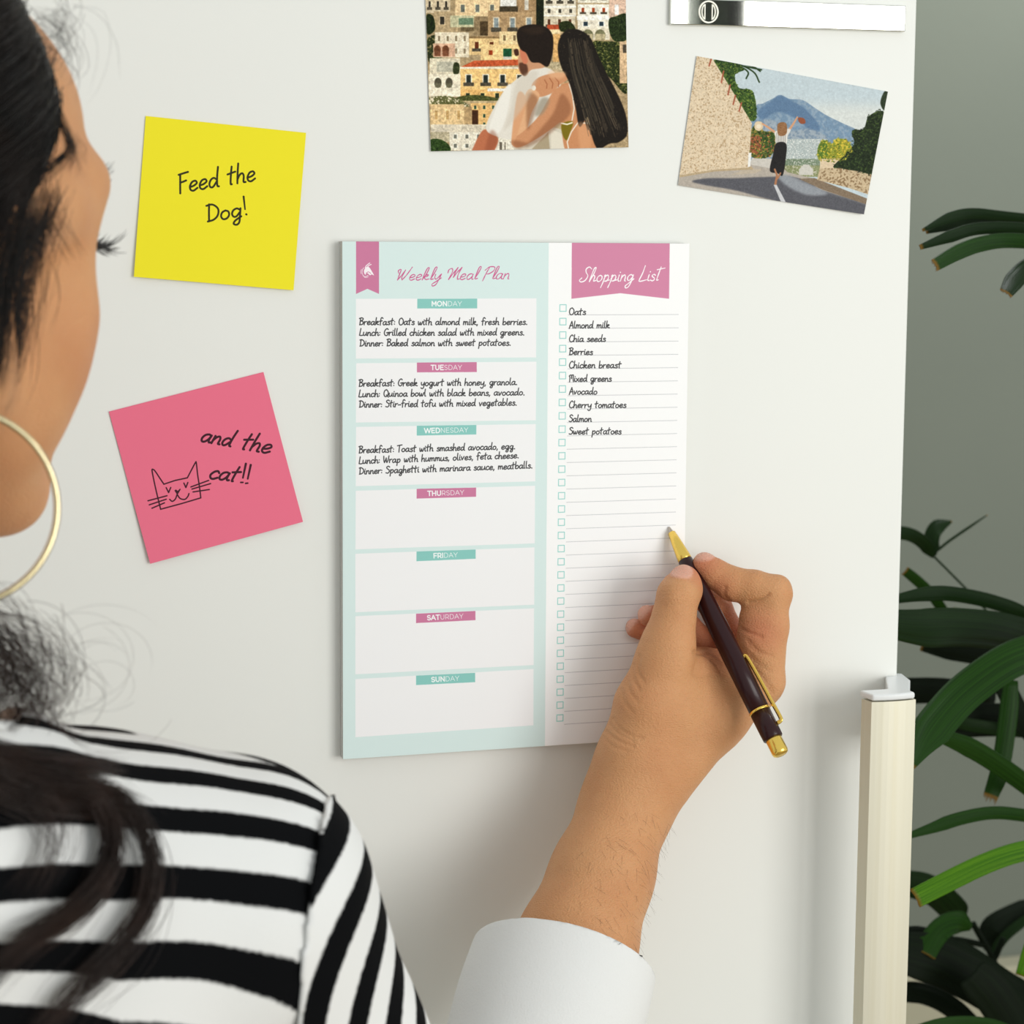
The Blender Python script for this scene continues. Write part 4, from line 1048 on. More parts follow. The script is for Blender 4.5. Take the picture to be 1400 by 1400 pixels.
for s in (-1, 1):
    hc((s * 14, 80, 25), (s * 46, 66, 25), 8, 8.5, 12)
    hc((s * 56, 42, 10), (s * 60, 20, 0), 9, 8, 22)
    he((s * 42, 55, -33), (17, 18, 22), 14)
    hc((s * 50, 60, 22), (s * 50, 58, -22), 6, 6, 18)
    hc((s * 60, 6, -12), (s * 57, 0, -52), 12, 13, 14)
    hc((s * 57, 0, -52), (s * 18, 66, -90), 13, 15, 16)
    he((s * 38, 46, -52), (18, 22, 26), 16)
    he((s * 31, 90, 1), (14, 12, 11), 12, 'cut')
    he((s * 30, 70, 0), (12.5, 11.5, 11.5), 3)
    hc((s * 19, 82, 5), (s * 44, 73, 3), 2.6, 2.6, 3)
    hc((s * 19, 81, -6), (s * 43, 73, -5), 2.2, 2.2, 3)
    he((s * 9.5, 94, -37), (6.5, 7, 6), 5)
    # ear: rim, hollow, lobe
    for q in range(9):
        a0, a1 = math.radians(-60 + q * 32), math.radians(-60 + (q + 1) * 32)
        f = lambda a: (s * (69 + 4 * math.cos(a - 2.6) * .8), -14 - 13 * math.cos(a), -4 + 26 * math.sin(a))
        hc(f(a0), f(a1), 3.4, 3.4, 4)
    he((s * 68, -12, -4), (5, 13, 24), 5)
    he((s * 74, -10, -6), (4, 7, 12), 4, 'cut')
    he((s * 69, -8, -32), (4.5, 7, 8), 4)
hc((0, 84, 12), (0, 100, -30), 6, 8, 7)
he((0, 84, -14), (13, 17, 30), 8)
for s in (-1, 1): he((s * 22, 68, -30), (20, 17, 22), 12)
he((0, 102, -33), (8.5, 8.5, 8), 6)
he((0, 78, -60), (28, 20, 22), 14)
he((0, 91, -55), (22, 8, 5.5), 4); he((0, 90, -66), (19, 8, 6.5), 4)
hc((-19, 97, -60), (19, 97, -60), 1.0, 1.0, 3, 'cut')
he((0, 74, -88), (20, 18, 15), 12)
hf.cap(hw(0, -30, -50), NECK + np.array([0, -.005, .0]), .045, .048, .02)
FV, FF = hf.mesh(); FV = relax(FV, FF, 2, .5)
L = hl(FV)
# keep the head above the collar
fb = np.zeros(len(FV))
fb = np.maximum(fb, np.clip(1 - (np.sqrt((L[:, 0] / 24) ** 2 + ((L[:, 1] - 95) / 16) ** 2 + ((L[:, 2] + 60) / 12) ** 2) - .7) * 3, 0, 1))
for s in (-1, 1): fb = np.maximum(fb, .45 * np.clip(1 - np.linalg.norm(L - [s * 50, 60, -35], axis=1) / 26, 0, 1))
fbrow = np.zeros(len(FV))
for s in (-1, 1):
    a, b = np.array([s * 14, 88, 27.]), np.array([s * 50, 72, 29.]); ab = b - a
    t = np.clip((L - a) @ ab / (ab @ ab), 0, 1)[:, None]
    fbrow = np.maximum(fbrow, np.clip(1 - (np.linalg.norm((L - a - t * ab) * [1, .5, 1], axis=1) - 2.2) / 2, 0, 1))

# ------------------------------------------------------------------ torso, left arm, upper right arm (coarser, under the clothes)
lob = np.array([-.62, -.62, .78]); hib = np.array([.20, -.02, 1.56])
SHR = at(300, 1245, .265)            # right shoulder ball
ELB = at(585, 1800, .215)
mid_sh = SHR - NECK
SHL = NECK - mid_sh * np.array([1, 1, -1]) ; SHL = np.array([NECK[0] - mid_sh[0], NECK[1] + .02, SHR[2] - .01])
def torso_field(grow, h=.005, sleeve=True):
    T = Field(lob, hib, h)
    g = grow
    sp = (SHR + SHL) / 2 + np.array([0, -.01, 0])
    T.chain([(SHL + [.03, 0, .0], .052 + g), (NECK + [-.04, -.005, -.035], .055 + g), (NECK + [.04, -.005, -.030], .050 + g), (SHR + [-.045, -.004, .006], .050 + g), (SHR, .050 + g)], .022)
    T.chain([(NECK + [0, .01, .02], .045 + g), (NECK + [0, -.01, -.06], .055 + g)], .02)
    T.ell(sp + [0, .0, -.11], [.150 + g, .090 + g, .14 + g], k=.04)
    T.ell(sp + [0, .0, -.25], [.136 + g, .088 + g, .16 + g], k=.05)
    T.ell(sp + [0, .0, -.42], [.165 + g, .105 + g, .13 + g], k=.05)
    T.ell(sp + [.055, .085, -.15], [.06 + g, .05 + g, .06 + g], k=.03); T.ell(sp + [-.055, .085, -.15], [.06 + g, .05 + g, .06 + g], k=.03)
    return T
LE = SHL + np.array([-.06, -.02, -.27]); LWR = LE + np.array([.03, .10, -.20])
def left_arm(T, g):
    T.chain([(SHL, .046 + g), (LE, .036 + g)], .03)
    T.chain([(LE, .036 + g), (LWR, .025 + g * .6)], .02)
tb = torso_field(0.0, .006)
left_arm(tb, 0.0)
tb.chain([(SHR, .045), (ELB, .036), (at(700, 1560, .13), .030)], .02)
TV, TF = tb.mesh(); TV = relax(TV, TF, 3, .5)
# left forearm and hand hang at her other side
lf = Field(LWR + [-.09, -.07, -.20], LWR + [.09, .09, .24], .0022)
lf.chain([(LE, .036), (LE + (LWR - LE) * .4, .036), (LWR, .024)], .01)
dn = unit(LWR - LE); sd = unit(np.cross(dn, [1, 0, 0])); ot = np.cross(dn, sd)
pc = LWR + dn * .05
lf.ell(pc, [.040, .013, .048], np.stack([sd, ot, dn], 1), .02)
for q, (off, ln) in enumerate(((-.030, .064), (-.010, .074), (.010, .070), (.028, .056))):
    b0 = pc + sd * off + dn * .035; cu = ot * (.012 + .003 * q)
    lf.chain([(b0, .0092), (b0 + dn * ln * .5 + cu * .6, .0082), (b0 + dn * ln * .8 + cu * 1.7, .0072), (b0 + dn * ln * .95 + cu * 3.0, .0062)], .003)
lf.chain([(LWR + dn * .012 - sd * .018, .012), (LWR + dn * .045 - sd * .045, .010), (LWR + dn * .075 - sd * .056, .0085)], .008)
LV, LF = lf.mesh(); LV = relax(LV, LF, 1)

def join_parts(ps):
    V = []; Fc = []; n = 0
    for v, f in ps: V.append(v); Fc.append(f + n); n += len(v)
    return np.vstack(V), np.vstack(Fc)
BV, BF = join_parts([(HV, HF), (FV, FF), (TV, TF), (LV, LF)])
sk = mat('skin', srgb(214, 157, 109), 0.5, sss=0.12, bump=(1000, 0.8, 0.0009, (1, 1, 1.7)), spec=0.35, vary=(34, srgb(200, 138, 92), 0.6))
nt = sk.node_tree; bs = bsdf(sk)
prev = bs.inputs['Base Color'].links[0].from_socket
for an, colr in (('blush', srgb(200, 112, 84)), ('nail', srgb(226, 170, 148)), ('brow', srgb(44, 32, 26))):
    at_n = nt.nodes.new('ShaderNodeAttribute'); at_n.attribute_name = an
    mx = nt.nodes.new('ShaderNodeMix'); mx.data_type = 'RGBA'
    sc_ = nt.nodes.new('ShaderNodeMath'); sc_.operation = 'MULTIPLY'; sc_.inputs[1].default_value = .62 if an == 'blush' else .9
    nt.links.new(at_n.outputs['Fac'], sc_.inputs[0]); nt.links.new(sc_.outputs[0], mx.inputs['Factor'])
    nt.links.new(prev, mx.inputs['A']); mx.inputs['B'].default_value = colr
    prev = mx.outputs['Result']
    if an == 'nail':
        mr = nt.nodes.new('ShaderNodeMapRange'); mr.inputs['To Min'].default_value = .5; mr.inputs['To Max'].default_value = .22
        nt.links.new(at_n.outputs['Fac'], mr.inputs['Value']); nt.links.new(mr.outputs['Result'], bs.inputs['Roughness'])
nt.links.new(prev, bs.inputs['Base Color'])
M['skin'] = sk
person = empty('person', (NECK[0], NECK[1], 0.0), 'woman in a black and white striped top, dark hair tied back, writing on the notepad', 'person')
body = mesh_obj('body', BV, BF, sk, person, smooth=True)
z_ = np.zeros
attr(body, 'blush', np.r_[blush, fb, z_(len(TV)), z_(len(LV))])
attr(body, 'nail', np.r_[nail, z_(len(FV)), z_(len(TV)), z_(len(LV))])
attr(body, 'brow', np.r_[z_(len(HV)), fbrow, z_(len(TV)), z_(len(LV))])

# ------------------------------------------------------------------ pen
pA, pB = at(914.3, 720.5, .0072), at(1068.5, 1032.5, .086)
PL = np.linalg.norm(pB - pA); pd = (pB - pA) / PL
pen = empty('ballpoint_pen', (pA + pB) / 2, 'dark maroon ballpoint pen with gold tip and push button, held in the right hand', 'pen')
M['gold'] = mat('polished_gold', srgb(246, 208, 104), 0.24, 1.0)
M['lacquer'] = mat('maroon_lacquer', srgb(42, 7, 11), 0.3, coat=0.08, spec=0.3)
M['steel'] = mat('steel_ball', srgb(190, 180, 170), 0.25, 1.0)
def on(t): return pA + pd * PL * t
def turned(name, prof, m, k=24):
    """prof: (t, radius in mm) along the pen"""
    V, Fc = tube_vf([on(t) for t, r in prof], [r * 1.09 / 1000 for t, r in prof], k)
    return mesh_obj(name, V, Fc, m, pen, smooth=True)
turned('ball_point', [(0, .35), (.004, .6), (.012, .75), (.022, 1.1), (.026, 1.15)], M['steel'])
turned('tip_cone', [(.024, 1.3), (.027, 1.8), (.08, 2.6), (.135, 3.3), (.15, 3.4), (.152, 3.1)], M['gold'], 12)
turned('barrel', [(.150, 3.0), (.153, 3.4), (.20, 3.8), (.30, 4.45), (.45, 4.8), (.60, 4.85), (.812, 4.75)], M['lacquer'])
turned('ring', [(.810, 4.9), (.812, 5.0), (.817, 5.0), (.819, 4.9)], M['gold'])
turned('cap', [(.818, 4.75), (.90, 4.7), (.928, 4.6), (.931, 4.3)], M['lacquer'])
turned('push_button', [(.928, 3.5), (.932, 3.75), (.985, 3.8), (.994, 3.5), (.999, 2.6), (1.0, 1.2)], M['gold'])
side = unit(np.cross(pd, -BACK)); side = side if np.dot(side, RIGHT) > 0 else -side
outw = unit(side * .93 + unit(BACK - pd * np.dot(BACK, pd)) * .25)
cl = [on(.60) + outw * .0049, on(.61) + outw * .0062, on(.70) + outw * .0070, on(.80) + outw * .0074, on(.872) + outw * .0078, on(.885) + outw * .0070, on(.886) + outw * .0052]
V, Fc = tube_vf(cr(cl, 5), .00062, 10, sq=1.7)
mesh_obj('clip', V, Fc, M['gold'], pen, smooth=True)

# ------------------------------------------------------------------ the striped top
SEAM = at(446, 1235, .26); SN = unit(RIGHT * .994 - UP * .10 + BACK * .02)
def cut(V, Fc, p, n):
    """keep the side n points to; the edge is drawn onto the plane"""
    s_ = (V - p) @ n
    k = (s_[Fc] > 0).any(1); Fc = Fc[k]
    V = V.copy(); b = s_ < 0; V[b] -= n * s_[b][:, None]
    return V, Fc
def compact(V, Fc):
    u, inv = np.unique(Fc, return_inverse=True)
    return V[u], inv.reshape(Fc.shape)
shf = torso_field(.0075, .0032)
shf.cap(SHR + (ELB - SHR) * .05, SHR + (ELB - SHR) * .17, .047, .041, .006)
SV, SF = shf.mesh(); SV = relax(SV, SF, 3, .5)
nax = unit(hw(0, -30, -50) - NECK); rel = SV - NECK; hgt = rel @ nax
rad = np.linalg.norm(rel - hgt[:, None] * nax, axis=1)
NP = .014
top_ = (hgt > NP) & (rad < .078)
SF = SF[~top_[SF].all(1)]
SV[top_] -= nax * (hgt[top_] - NP)[:, None]
e1 = unit(np.cross(nax, [0, 1, 0])); e2 = np.cross(nax, e1)
ang = np.arctan2(rel @ e2, rel @ e1); bi = np.where(top_ & np.isin(np.arange(len(SV)), SF))[0]
ra_ = []
for q in range(48):
    a0 = -math.pi + q * 2 * math.pi / 48; m_ = bi[np.abs((ang[bi] - a0 + math.pi) % (2 * math.pi) - math.pi) < .12]
    if len(m_): ra_.append((a0, rad[m_].min()))
rh = np.interp(np.linspace(-math.pi, math.pi, 64, endpoint=False), [r[0] for r in ra_], [r[1] for r in ra_], period=2 * math.pi)
for _ in range(4): rh = (np.roll(rh, 1) + rh + np.roll(rh, -1)) / 3
collar_path = [NECK + nax * NP + r__ * (math.cos(a_) * e1 + math.sin(a_) * e2) for a_, r__ in zip(np.linspace(-math.pi, math.pi, 64, endpoint=False), rh)]
kb = ~(((SV - SEAM) @ SN > .007) & (np.linalg.norm(SV - SHR, axis=1) < .15)); SF = SF[kb[SF].all(1)]
SV, SF = cut(SV, SF, np.array([0, 0, .93]), np.array([0, 0, 1.0])); SV, SF = compact(SV, SF)
slf = Field(np.minimum(np.minimum(SHR, ELB), at(700, 1500, .02)) - .09, np.maximum(SHR, at(900, 1260, .0)) + [.08, .0, .09], .003)
slf.chain([(SHR, .0590), (SHR + (ELB - SHR) * .35, .0500), (ELB, .050)], .012)
slf.chain([J(792, 1245, .069, 106), J(772, 1310, .081, 109), J(746, 1400, .099, 113), J(690, 1560, .13, 122), (ELB, .050)], .02)
LV2, LF2 = slf.mesh(); LV2 = relax(LV2, LF2, 3, .5)
rim_c = J(771, 1319, .081, 1)[0]; rim_n = unit(J(746, 1400, .099, 1)[0] - J(792, 1245, .069, 1)[0]); rim_n = unit(rim_n * .97 + BACK * .08 + RIGHT * .06)
LV2, LF2 = cut(LV2, LF2, rim_c, rim_n); 
near_sh = np.linalg.norm(LV2 - SHR, axis=1) < .20
s_ = (LV2 - SEAM) @ SN
k = ~((s_[LF2] < 0).all(1) & near_sh[LF2].all(1)); LF2 = LF2[k]
b = (s_ < 0) & near_sh; LV2[b] -= SN * s_[b][:, None]
LV2, LF2 = compact(LV2, LF2)
def puff(V, Fc, amp, seed):
    """soft cloth folds"""
    r_ = np.random.default_rng(seed); N = normals(V, Fc); d = np.zeros(len(V))
    for q in range(7):
        kx = r_.normal(size=3) * [40, 40, 26]; d += np.sin(V @ kx + r_.uniform(0, 6)) * amp / 3
    return V + N * d[:, None]
SV = puff(SV, SF, .0012, 1); LV2 = puff(LV2, LF2, .0010, 2)
def visible_lookup(V):
    X, Y = to_px(V); D = -((V - CAM) @ CM)[:, 2]
    def f(px, py, r=5):
        m = np.where((np.abs(X - px) < r) & (np.abs(Y - py) < r))[0]
        return V[m[np.argmin(D[m])]] if len(m) else None
    return f
surf = visible_lookup(SV); surf_s = visible_lookup(LV2)
def fit(samples, lk, terms):
    A = []; B = []
    for x, y, k in samples:
        p = lk(x, y, 7)
        if p is None: continue
        A.append(terms(p)); B.append(k)
    return np.linalg.lstsq(np.array(A), np.array(B), rcond=None)[0]
XLO, XHI = at(-10, 1200, .33)[0], at(470, 1200, .28)[0]
AXX = np.array([SHL[0], NECK[0], NECK[0] + .04, SHR[0] - .045, SHR[0]])
AXY = np.array([SHL[1], NECK[1] - .005, NECK[1] - .005, SHR[1] - .004, SHR[1]]); AXZ = np.array([SHL[2], NECK[2] - .03, NECK[2] - .030, SHR[2] + .006, SHR[2]])
def terms(p):
    # length along the cloth: straight down the back, then round over the shoulder
    p = np.atleast_2d(p); ry = p[:, 1] - np.interp(p[:, 0], AXX, AXY); rz = p[:, 2] - np.interp(p[:, 0], AXX, AXZ)
    px_ = np.clip(p[:, 0], XLO, XHI); q = np.where(rz < 0, rz, .058 * np.arctan2(np.maximum(rz, 0), -ry))
    qc = np.clip(q, -.15, .09)
    T_ = np.stack([np.ones(len(p)), q, px_, px_ ** 2, qc * px_, qc ** 2], 1)
    return T_[0] if len(p) == 1 else T_
w1 = fit([(5,1048,1),(150,1050,1),(250,1056,1),(5,1100,2),(206,1113,2),(330,1130,2),(440,1150,2),(5,1195,3),(214,1206,3),(330,1222,3),(440,1243,3),(5,1303,4),(130,1306,4),(257,1315,4),(425,1340,4),(5,1411 - 14,4.9)], surf, terms)
def w2t(p):
    p = np.atleast_2d(p); z = np.clip(p[:, 2] - SHR[2], -.09, .06); x = p[:, 0] - SHR[0]
    T_ = np.stack([np.ones(len(p)), p[:, 2] - SHR[2], x, x * z, z * z], 1)
    return T_[0] if len(p) == 1 else T_
w2 = fit([(462,1150,0),(461,1165,.1),(458,1195,.42),(454,1235,.55),(450,1290,.72),(493,1227,1),(488,1270,1),(463,1321,1),(443,1360,1),(523,1278,2),(510,1330,2),(493,1377,2),(550,1350,3),(548,1388,3)], surf_s, w2t)
def cloth(name, weave=900):
    m = mat(name, srgb(228, 228, 226), 0.9, bump=(weave, 0.35, 0.0004), spec=0.08)
    nt = m.node_tree
    a_ = nt.nodes.new('ShaderNodeAttribute'); a_.attribute_name = 'stripe'
    tc = nt.nodes.new('ShaderNodeTexCoord'); n = nt.nodes.new('ShaderNodeTexNoise'); n.inputs['Scale'].default_value = 420
    nt.links.new(tc.outputs['Object'], n.inputs['Vector'])
    w_ = nt.nodes.new('ShaderNodeMath'); w_.operation = 'MULTIPLY_ADD'; w_.inputs[1].default_value = .05
    nt.links.new(n.outputs['Fac'], w_.inputs[0]); nt.links.new(a_.outputs['Fac'], w_.inputs[2])
    mr = nt.nodes.new('ShaderNodeMapRange'); mr.inputs['From Min'].default_value = -.01; mr.inputs['From Max'].default_value = .035
    nt.links.new(w_.outputs[0], mr.inputs['Value'])
    mx = nt.nodes.new('ShaderNodeMix'); mx.data_type = 'RGBA'
    mx.inputs['A'].default_value = srgb(228, 228, 226); mx.inputs['B'].default_value = srgb(9, 10, 12)
    nt.links.new(mr.outputs['Result'], mx.inputs['Factor']); nt.links.new(mx.outputs['Result'], bsdf(m).inputs['Base Color'])
    return m
M['stripe'] = cloth('striped_jersey')
shirt = mesh_obj('striped_top', SV, SF, M['stripe'], person, smooth=True)
k = terms(SV) @ w1
attr(shirt, 'stripe', np.clip(.222 - np.abs(k - np.round(k)), -.2, .2))
md = shirt.modifiers.new('cloth', 'SOLIDIFY'); md.thickness = .0012; md.offset = 1
tube('collar', collar_path, .0045, mat('white_rib', srgb(226, 226, 224), .9, bump=(900, .3, .0004)), shirt, 10, closed=True)
tag(shirt, 'white jersey top with horizontal black stripes')
sleeve = mesh_obj('sleeve', LV2, LF2, M['stripe'], None, smooth=True)
sleeve.parent = shirt
k = w2t(LV2) @ w2
pin = unit(ELB - SHR); along = (LV2 - SHR) @ pin
fore = np.linalg.norm(LV2 - rim_c, axis=1)
sv = np.clip(.235 - np.abs(k - np.round(k)), -.2, .2)
sv[(fore < .16) & (to_px(LV2)[0] > 600)] = -.2
attr(sleeve, 'stripe', sv)
md = sleeve.modifiers.new('cloth', 'SOLIDIFY'); md.thickness = .0016; md.offset = -1
tag(sleeve, 'right sleeve with slanting black stripes and a plain white cuff')
# the other sleeve
sl3 = Field(np.minimum(SHL, LWR) - [.08, .08, .03], np.maximum(SHL, LE) + [.09, .16, .09], .004)
sl3.chain([(SHL, .0590), (LE, .046), (LE + (LWR - LE) * .9, .036)], .02)
v3, f3_ = sl3.mesh(); v3 = relax(v3, f3_, 3); v3, f3_ = cut(v3, f3_, LE + (LWR - LE) * .85, unit(LE - LWR)); v3, f3_ = compact(v3, f3_)
sl_ = mesh_obj('sleeve', v3, f3_, M['stripe'], shirt, smooth=True)
k = (v3 - SHL) @ unit(LE - SHL) / .031
attr(sl_, 'stripe', np.clip(.22 - np.abs(k - np.round(k)), -.2, .2))
# trousers and shoes, below the frame
tf = Field([-.62, -.62, .02], [.1, -.02, 1.02], .009)
hipc = (SHR + SHL) / 2; hipc = np.array([hipc[0], hipc[1] - .005, .93])
tf.ell(hipc, [.172, .118, .12], k=.04)
for s in (-1, 1):
    hp = hipc + [s * .085, 0, -.05]; kn = np.array([hipc[0] + s * .095, hipc[1] + .02, .50]); an = np.array([hipc[0] + s * .10, hipc[1] - .02, .09])
    tf.chain([(hp, .090), (kn, .066), (an, .056)], .04)
tv, tff = tf.mesh(); tv = relax(tv, tff, 3)
mesh_obj('trousers', tv, tff, mat('dark_denim', srgb(44, 52, 70), 0.9, bump=(600, .2, .0004)), person, smooth=True)
for s in (-1, 1):
    an = np.array([hipc[0] + s * .10, hipc[1] - .02, .05])
    sf = Field(an + [-.07, -.09, -.07], an + [.07, .22, .07], .006)
    sf.chain([(an + [0, -.03, -.015], .033), (an + [0, .06, -.018], .032), (an + [0, .14, -.024], .026)], .02); sf.cap(an + [0, -.01, .02], an + [0, -.01, .03], .034, .034, .02)
    v_, f_ = sf.mesh(); v_ = relax(v_, f_, 2); v_[:, 2] = np.maximum(v_[:, 2], 0.001)
    mesh_obj('shoe', v_, f_, mat('white_canvas', srgb(225, 222, 214), .8), person, smooth=True)

# ------------------------------------------------------------------ hair
M['hair'] = mat('dark_brown_hair', srgb(17, 13, 11), 0.45, spec=0.3, vary=(60, srgb(40, 27, 20), 0.4))
M['hair_brown'] = mat('warm_brown_hair', srgb(48, 29, 20), 0.45, spec=0.35, vary=(60, srgb(24, 16, 13), 0.7))
def strands(name, paths, radii, m, parent, kind='stuff'):
    """thin tapered three-sided strands in one mesh: nobody could count them"""
    Vs = []; Fs = []; n0 = 0
    for P_, r in zip(paths, radii):
        n = len(P_); T = unit(np.gradient(P_, axis=0))
        N = unit(np.cross(T, [0.31, 0.52, 0.79])); B = np.cross(T, N)
        t = np.linspace(0, 1, n); rr_ = r * np.clip(np.minimum((1 - t) * 4 + .12, 1), 0, 1)
        a = np.array([0, 2.094, 4.189])
        V = P_[:, None] + rr_[:, None, None] * (np.cos(a)[None, :, None] * N[:, None] + np.sin(a)[None, :, None] * B[:, None])
        Vs.append(V.reshape(-1, 3))
        i = np.arange(n - 1)[:, None] * 3 + np.arange(3)[None]; j = np.arange(n - 1)[:, None] * 3 + (np.arange(3)[None] + 1) % 3
        Fs.append((np.stack([i, j, j + 3, i + 3], -1).reshape(-1, 4)) + n0); n0 += 3 * n
    o = mesh_obj(name, np.vstack(Vs), np.vstack(Fs), m, parent, smooth=True)
    if kind: o['kind'] = kind
    return o
hr = np.random.default_rng(11)
HC0 = np.array([0, -14, 32.]); HRr = np.array([72, 88, 77.]) + 7
def hairline(z, x):
    return np.interp(z, [-60, -35, -12, 2, 14, 26, 38, 46, 60, 75, 95, 110], [-26, -16, 0, 8, 15, 19, 25, 29, 24, 17, 10, 4]) + 32 * np.exp(-(np.asarray(x) / 36.) ** 2) * (np.asarray(z) > 60)
# the cap of hair under the strands
hcF = Field(HEAD_C - .14, HEAD_C + .14, .003)
hcF.ell(hw(*HC0), (HRr - 1.5) / 1000, HR, .01)
cvv, cff = hcF.mesh(); Lc = hl(cvv)
cvv = relax(cvv, cff, 2)
keepv = Lc[:, 1] < hairline(Lc[:, 2], Lc[:, 0]) - 4
cff = cff[keepv[cff].all(1)]; cvv, cff = compact(cvv, cff)
cap = mesh_obj('hair', cvv, cff, M['hair'], person, smooth=True)
md = cap.modifiers.new('thickness', 'SOLIDIFY'); md.thickness = .006
tag(cap, 'dark brown hair combed back and tied')
NAPE = np.array([0, -104, -26.])
paths = []; rad_ = []
def comb(x0, z0, side, lift):
    y0 = hairline(z0, x0) + hr.normal() * 2.5
    p0 = np.array([x0, y0, z0]) - HC0
    # onto the skull
    xx = math.sqrt(max(0.02, 1 - (p0[1] / HRr[1]) ** 2 - (p0[2] / HRr[2]) ** 2)) * HRr[0] * side
    p0[0] = xx
    u0 = p0 / HRr; u0 /= np.linalg.norm(u0); u1 = (NAPE - HC0) / HRr; u1 /= np.linalg.norm(u1)
    om = math.acos(np.clip(u0 @ u1, -1, 1)); t = np.linspace(0, 1, 22)[:, None]
    u = (np.sin((1 - t) * om) * u0 + np.sin(t * om) * u1) / math.sin(om)
    sag = np.sin(t * np.pi) * np.array([0, 0, -.16]) * hr.uniform(.3, 1.3)
    u = u + sag; u /= np.linalg.norm(u, axis=1, keepdims=True)
    rise = 1 + (.012 + lift) * np.sin(np.clip(t * 1.2, 0, 1) * np.pi) - .05 * (1 - np.clip(t * 7, 0, 1)) + hr.normal() * .006
    wv = np.sin(t * hr.uniform(3, 9) + hr.uniform(0, 6)) * hr.normal() * 1.6
    pts = HC0 + u * HRr * rise + np.array([.3, .2, 1]) * wv * np.sin(t * np.pi)
    paths.append(HEAD_C + (HR @ (pts / 1000).T).T); rad_.append(hr.uniform(.00016, .00030))
for i in range(5200):
    comb_z = hr.uniform(-30, 106); comb(70 * math.sqrt(max(0, 1 - ((comb_z - 32) / 84) ** 2)), comb_z, 1 if hr.random() < .65 else -1, abs(hr.normal()) * .02)
for i in range(2600):                       # roots further back, so that the cap never shows
    comb(0, 0, 1, 0) if False else None
for i in range(6500):
    u0 = hr.normal(size=3); u0 /= np.linalg.norm(u0)
    p = HC0 + u0 * HRr
    if p[1] > hairline(p[2], p[0]) or p[2] < -52: continue
    u1 = (NAPE - HC0) / HRr; u1 /= np.linalg.norm(u1)
    om = min(math.acos(np.clip(u0 @ u1, -1, 1)) + 1e-3, 3.0); t = np.linspace(0, 1, 16)[:, None]
    u = (np.sin((1 - t) * om) * u0 + np.sin(t * om) * u1) / math.sin(om) + np.sin(t * np.pi) * np.array([0, 0, -.10]) * hr.uniform(.2, 1.2)
    u /= np.linalg.norm(u, axis=1, keepdims=True)
    pts = HC0 + u * HRr * (1 + hr.uniform(.0, .045) * np.sin(t * np.pi))
    paths.append(HEAD_C + (HR @ (pts / 1000).T).T); rad_.append(hr.uniform(.00016, .00030))
strands('combed_strands', paths, rad_, M['hair'], person)
# wisps at temple, sideburn and forehead, given as photo points at the depth of the cheek
def wisp(pts, d0, d1, n, spread, curl, r0, m, out, k=7):
    for i in range(n):
        off = hr.normal(size=2) * spread; tw = hr.normal(size=2) * spread * .8
        q = cr(pts, k); t = np.linspace(0, 1, len(q))[:, None]
        q = q + off + tw * t + np.stack([np.sin(t[:, 0] * hr.uniform(2, 8) + hr.uniform(0, 6)), np.cos(t[:, 0] * hr.uniform(2, 8) + hr.uniform(0, 6))], 1) * curl * (.3 + t)
        dd = d0 + (d1 - d0) * t[:, 0] + hr.normal() * .0015
        out.append((np.array([at(a_, b_, c_) for (a_, b_), c_ in zip(q, dd)]), hr.uniform(.6, 1.2) * r0))
W = []
cheek = visible_lookup(FV)
def dep(x, y, add=.002):
    p = cheek(x, y, 8)
    return (-p[1] if p is not None else .19) + add
dT = dep(60, 330)
wisp([(52, 60), (70, 130), (90, 180), (98, 200), (88, 216), (56, 240), (20, 256)], dep(85, 170), dep(30, 240, .012), 36, 4.5, 3, .00012, None, W)
wisp([(56, 230), (66, 280), (84, 320), (100, 352)], dT, dT, 14, 7, 4, .00008, None, W)
wisp([(40, 300), (52, 350), (58, 400), (40, 450)], dT + .003, dT + .004, 16, 10, 5, .00008, None, W)
wisp([(-6, 320), (10, 380), (14, 430), (4, 490), (-20, 540)], dT + .006, dT + .008, 150, 12, 6, .00011, None, W)
wisp([(72, 262), (52, 312), (16, 352), (-40, 390)], dT + .003, dT + .014, 60, 12, 6, .00010, None, W)
wisp([(50, 20), (80, 40), (96, 70), (90, 96)], dep(70, 60), dep(70, 60) , 20, 13, 9, .00007, None, W)
wisp([(66, 292), (44, 350), (22, 420), (2, 500)], dT + .004, dT + .008, 90, 13, 7, .00010, None, W)
dL = max(dep(3, 400), dep(18, 400), dep(3, 470), dep(25, 330)) + .002
wisp([(24, 290), (6, 360), (-6, 430), (-24, 530)], dL, dL, 300, 15, 8, .00010, None, W)
wisp([(96, 190), (104, 214), (100, 236)], dT, dT, 26, 5, 3, .00007, None, W)
for i in range(40):
    cx, cy_ = hr.uniform(62, 96), hr.uniform(-12, 62); r_ = hr.uniform(6, 22); a0 = hr.uniform(0, 6); aa = np.linspace(a0, a0 + hr.uniform(2, 5), 16)
    W.append((np.array([at(cx + r_ * math.cos(a), cy_ + r_ * .9 * math.sin(a) + 3 * q, dT - .01) for q, a in enumerate(aa * 1.0)]), .00008))
for pts in ([(100, 8), (135, 20), (160, 60), (168, 110)], [(96, 20), (124, 40), (132, 80), (122, 130)], [(100, 5), (140, 14), (150, 60), (138, 110), (118, 140)]):
    wisp(pts, dT - .01, dT - .01, 1, 1, 1, .00005, None, W)
strands('loose_wisps', [a for a, b in W], [b for a, b in W], M['hair'], person)
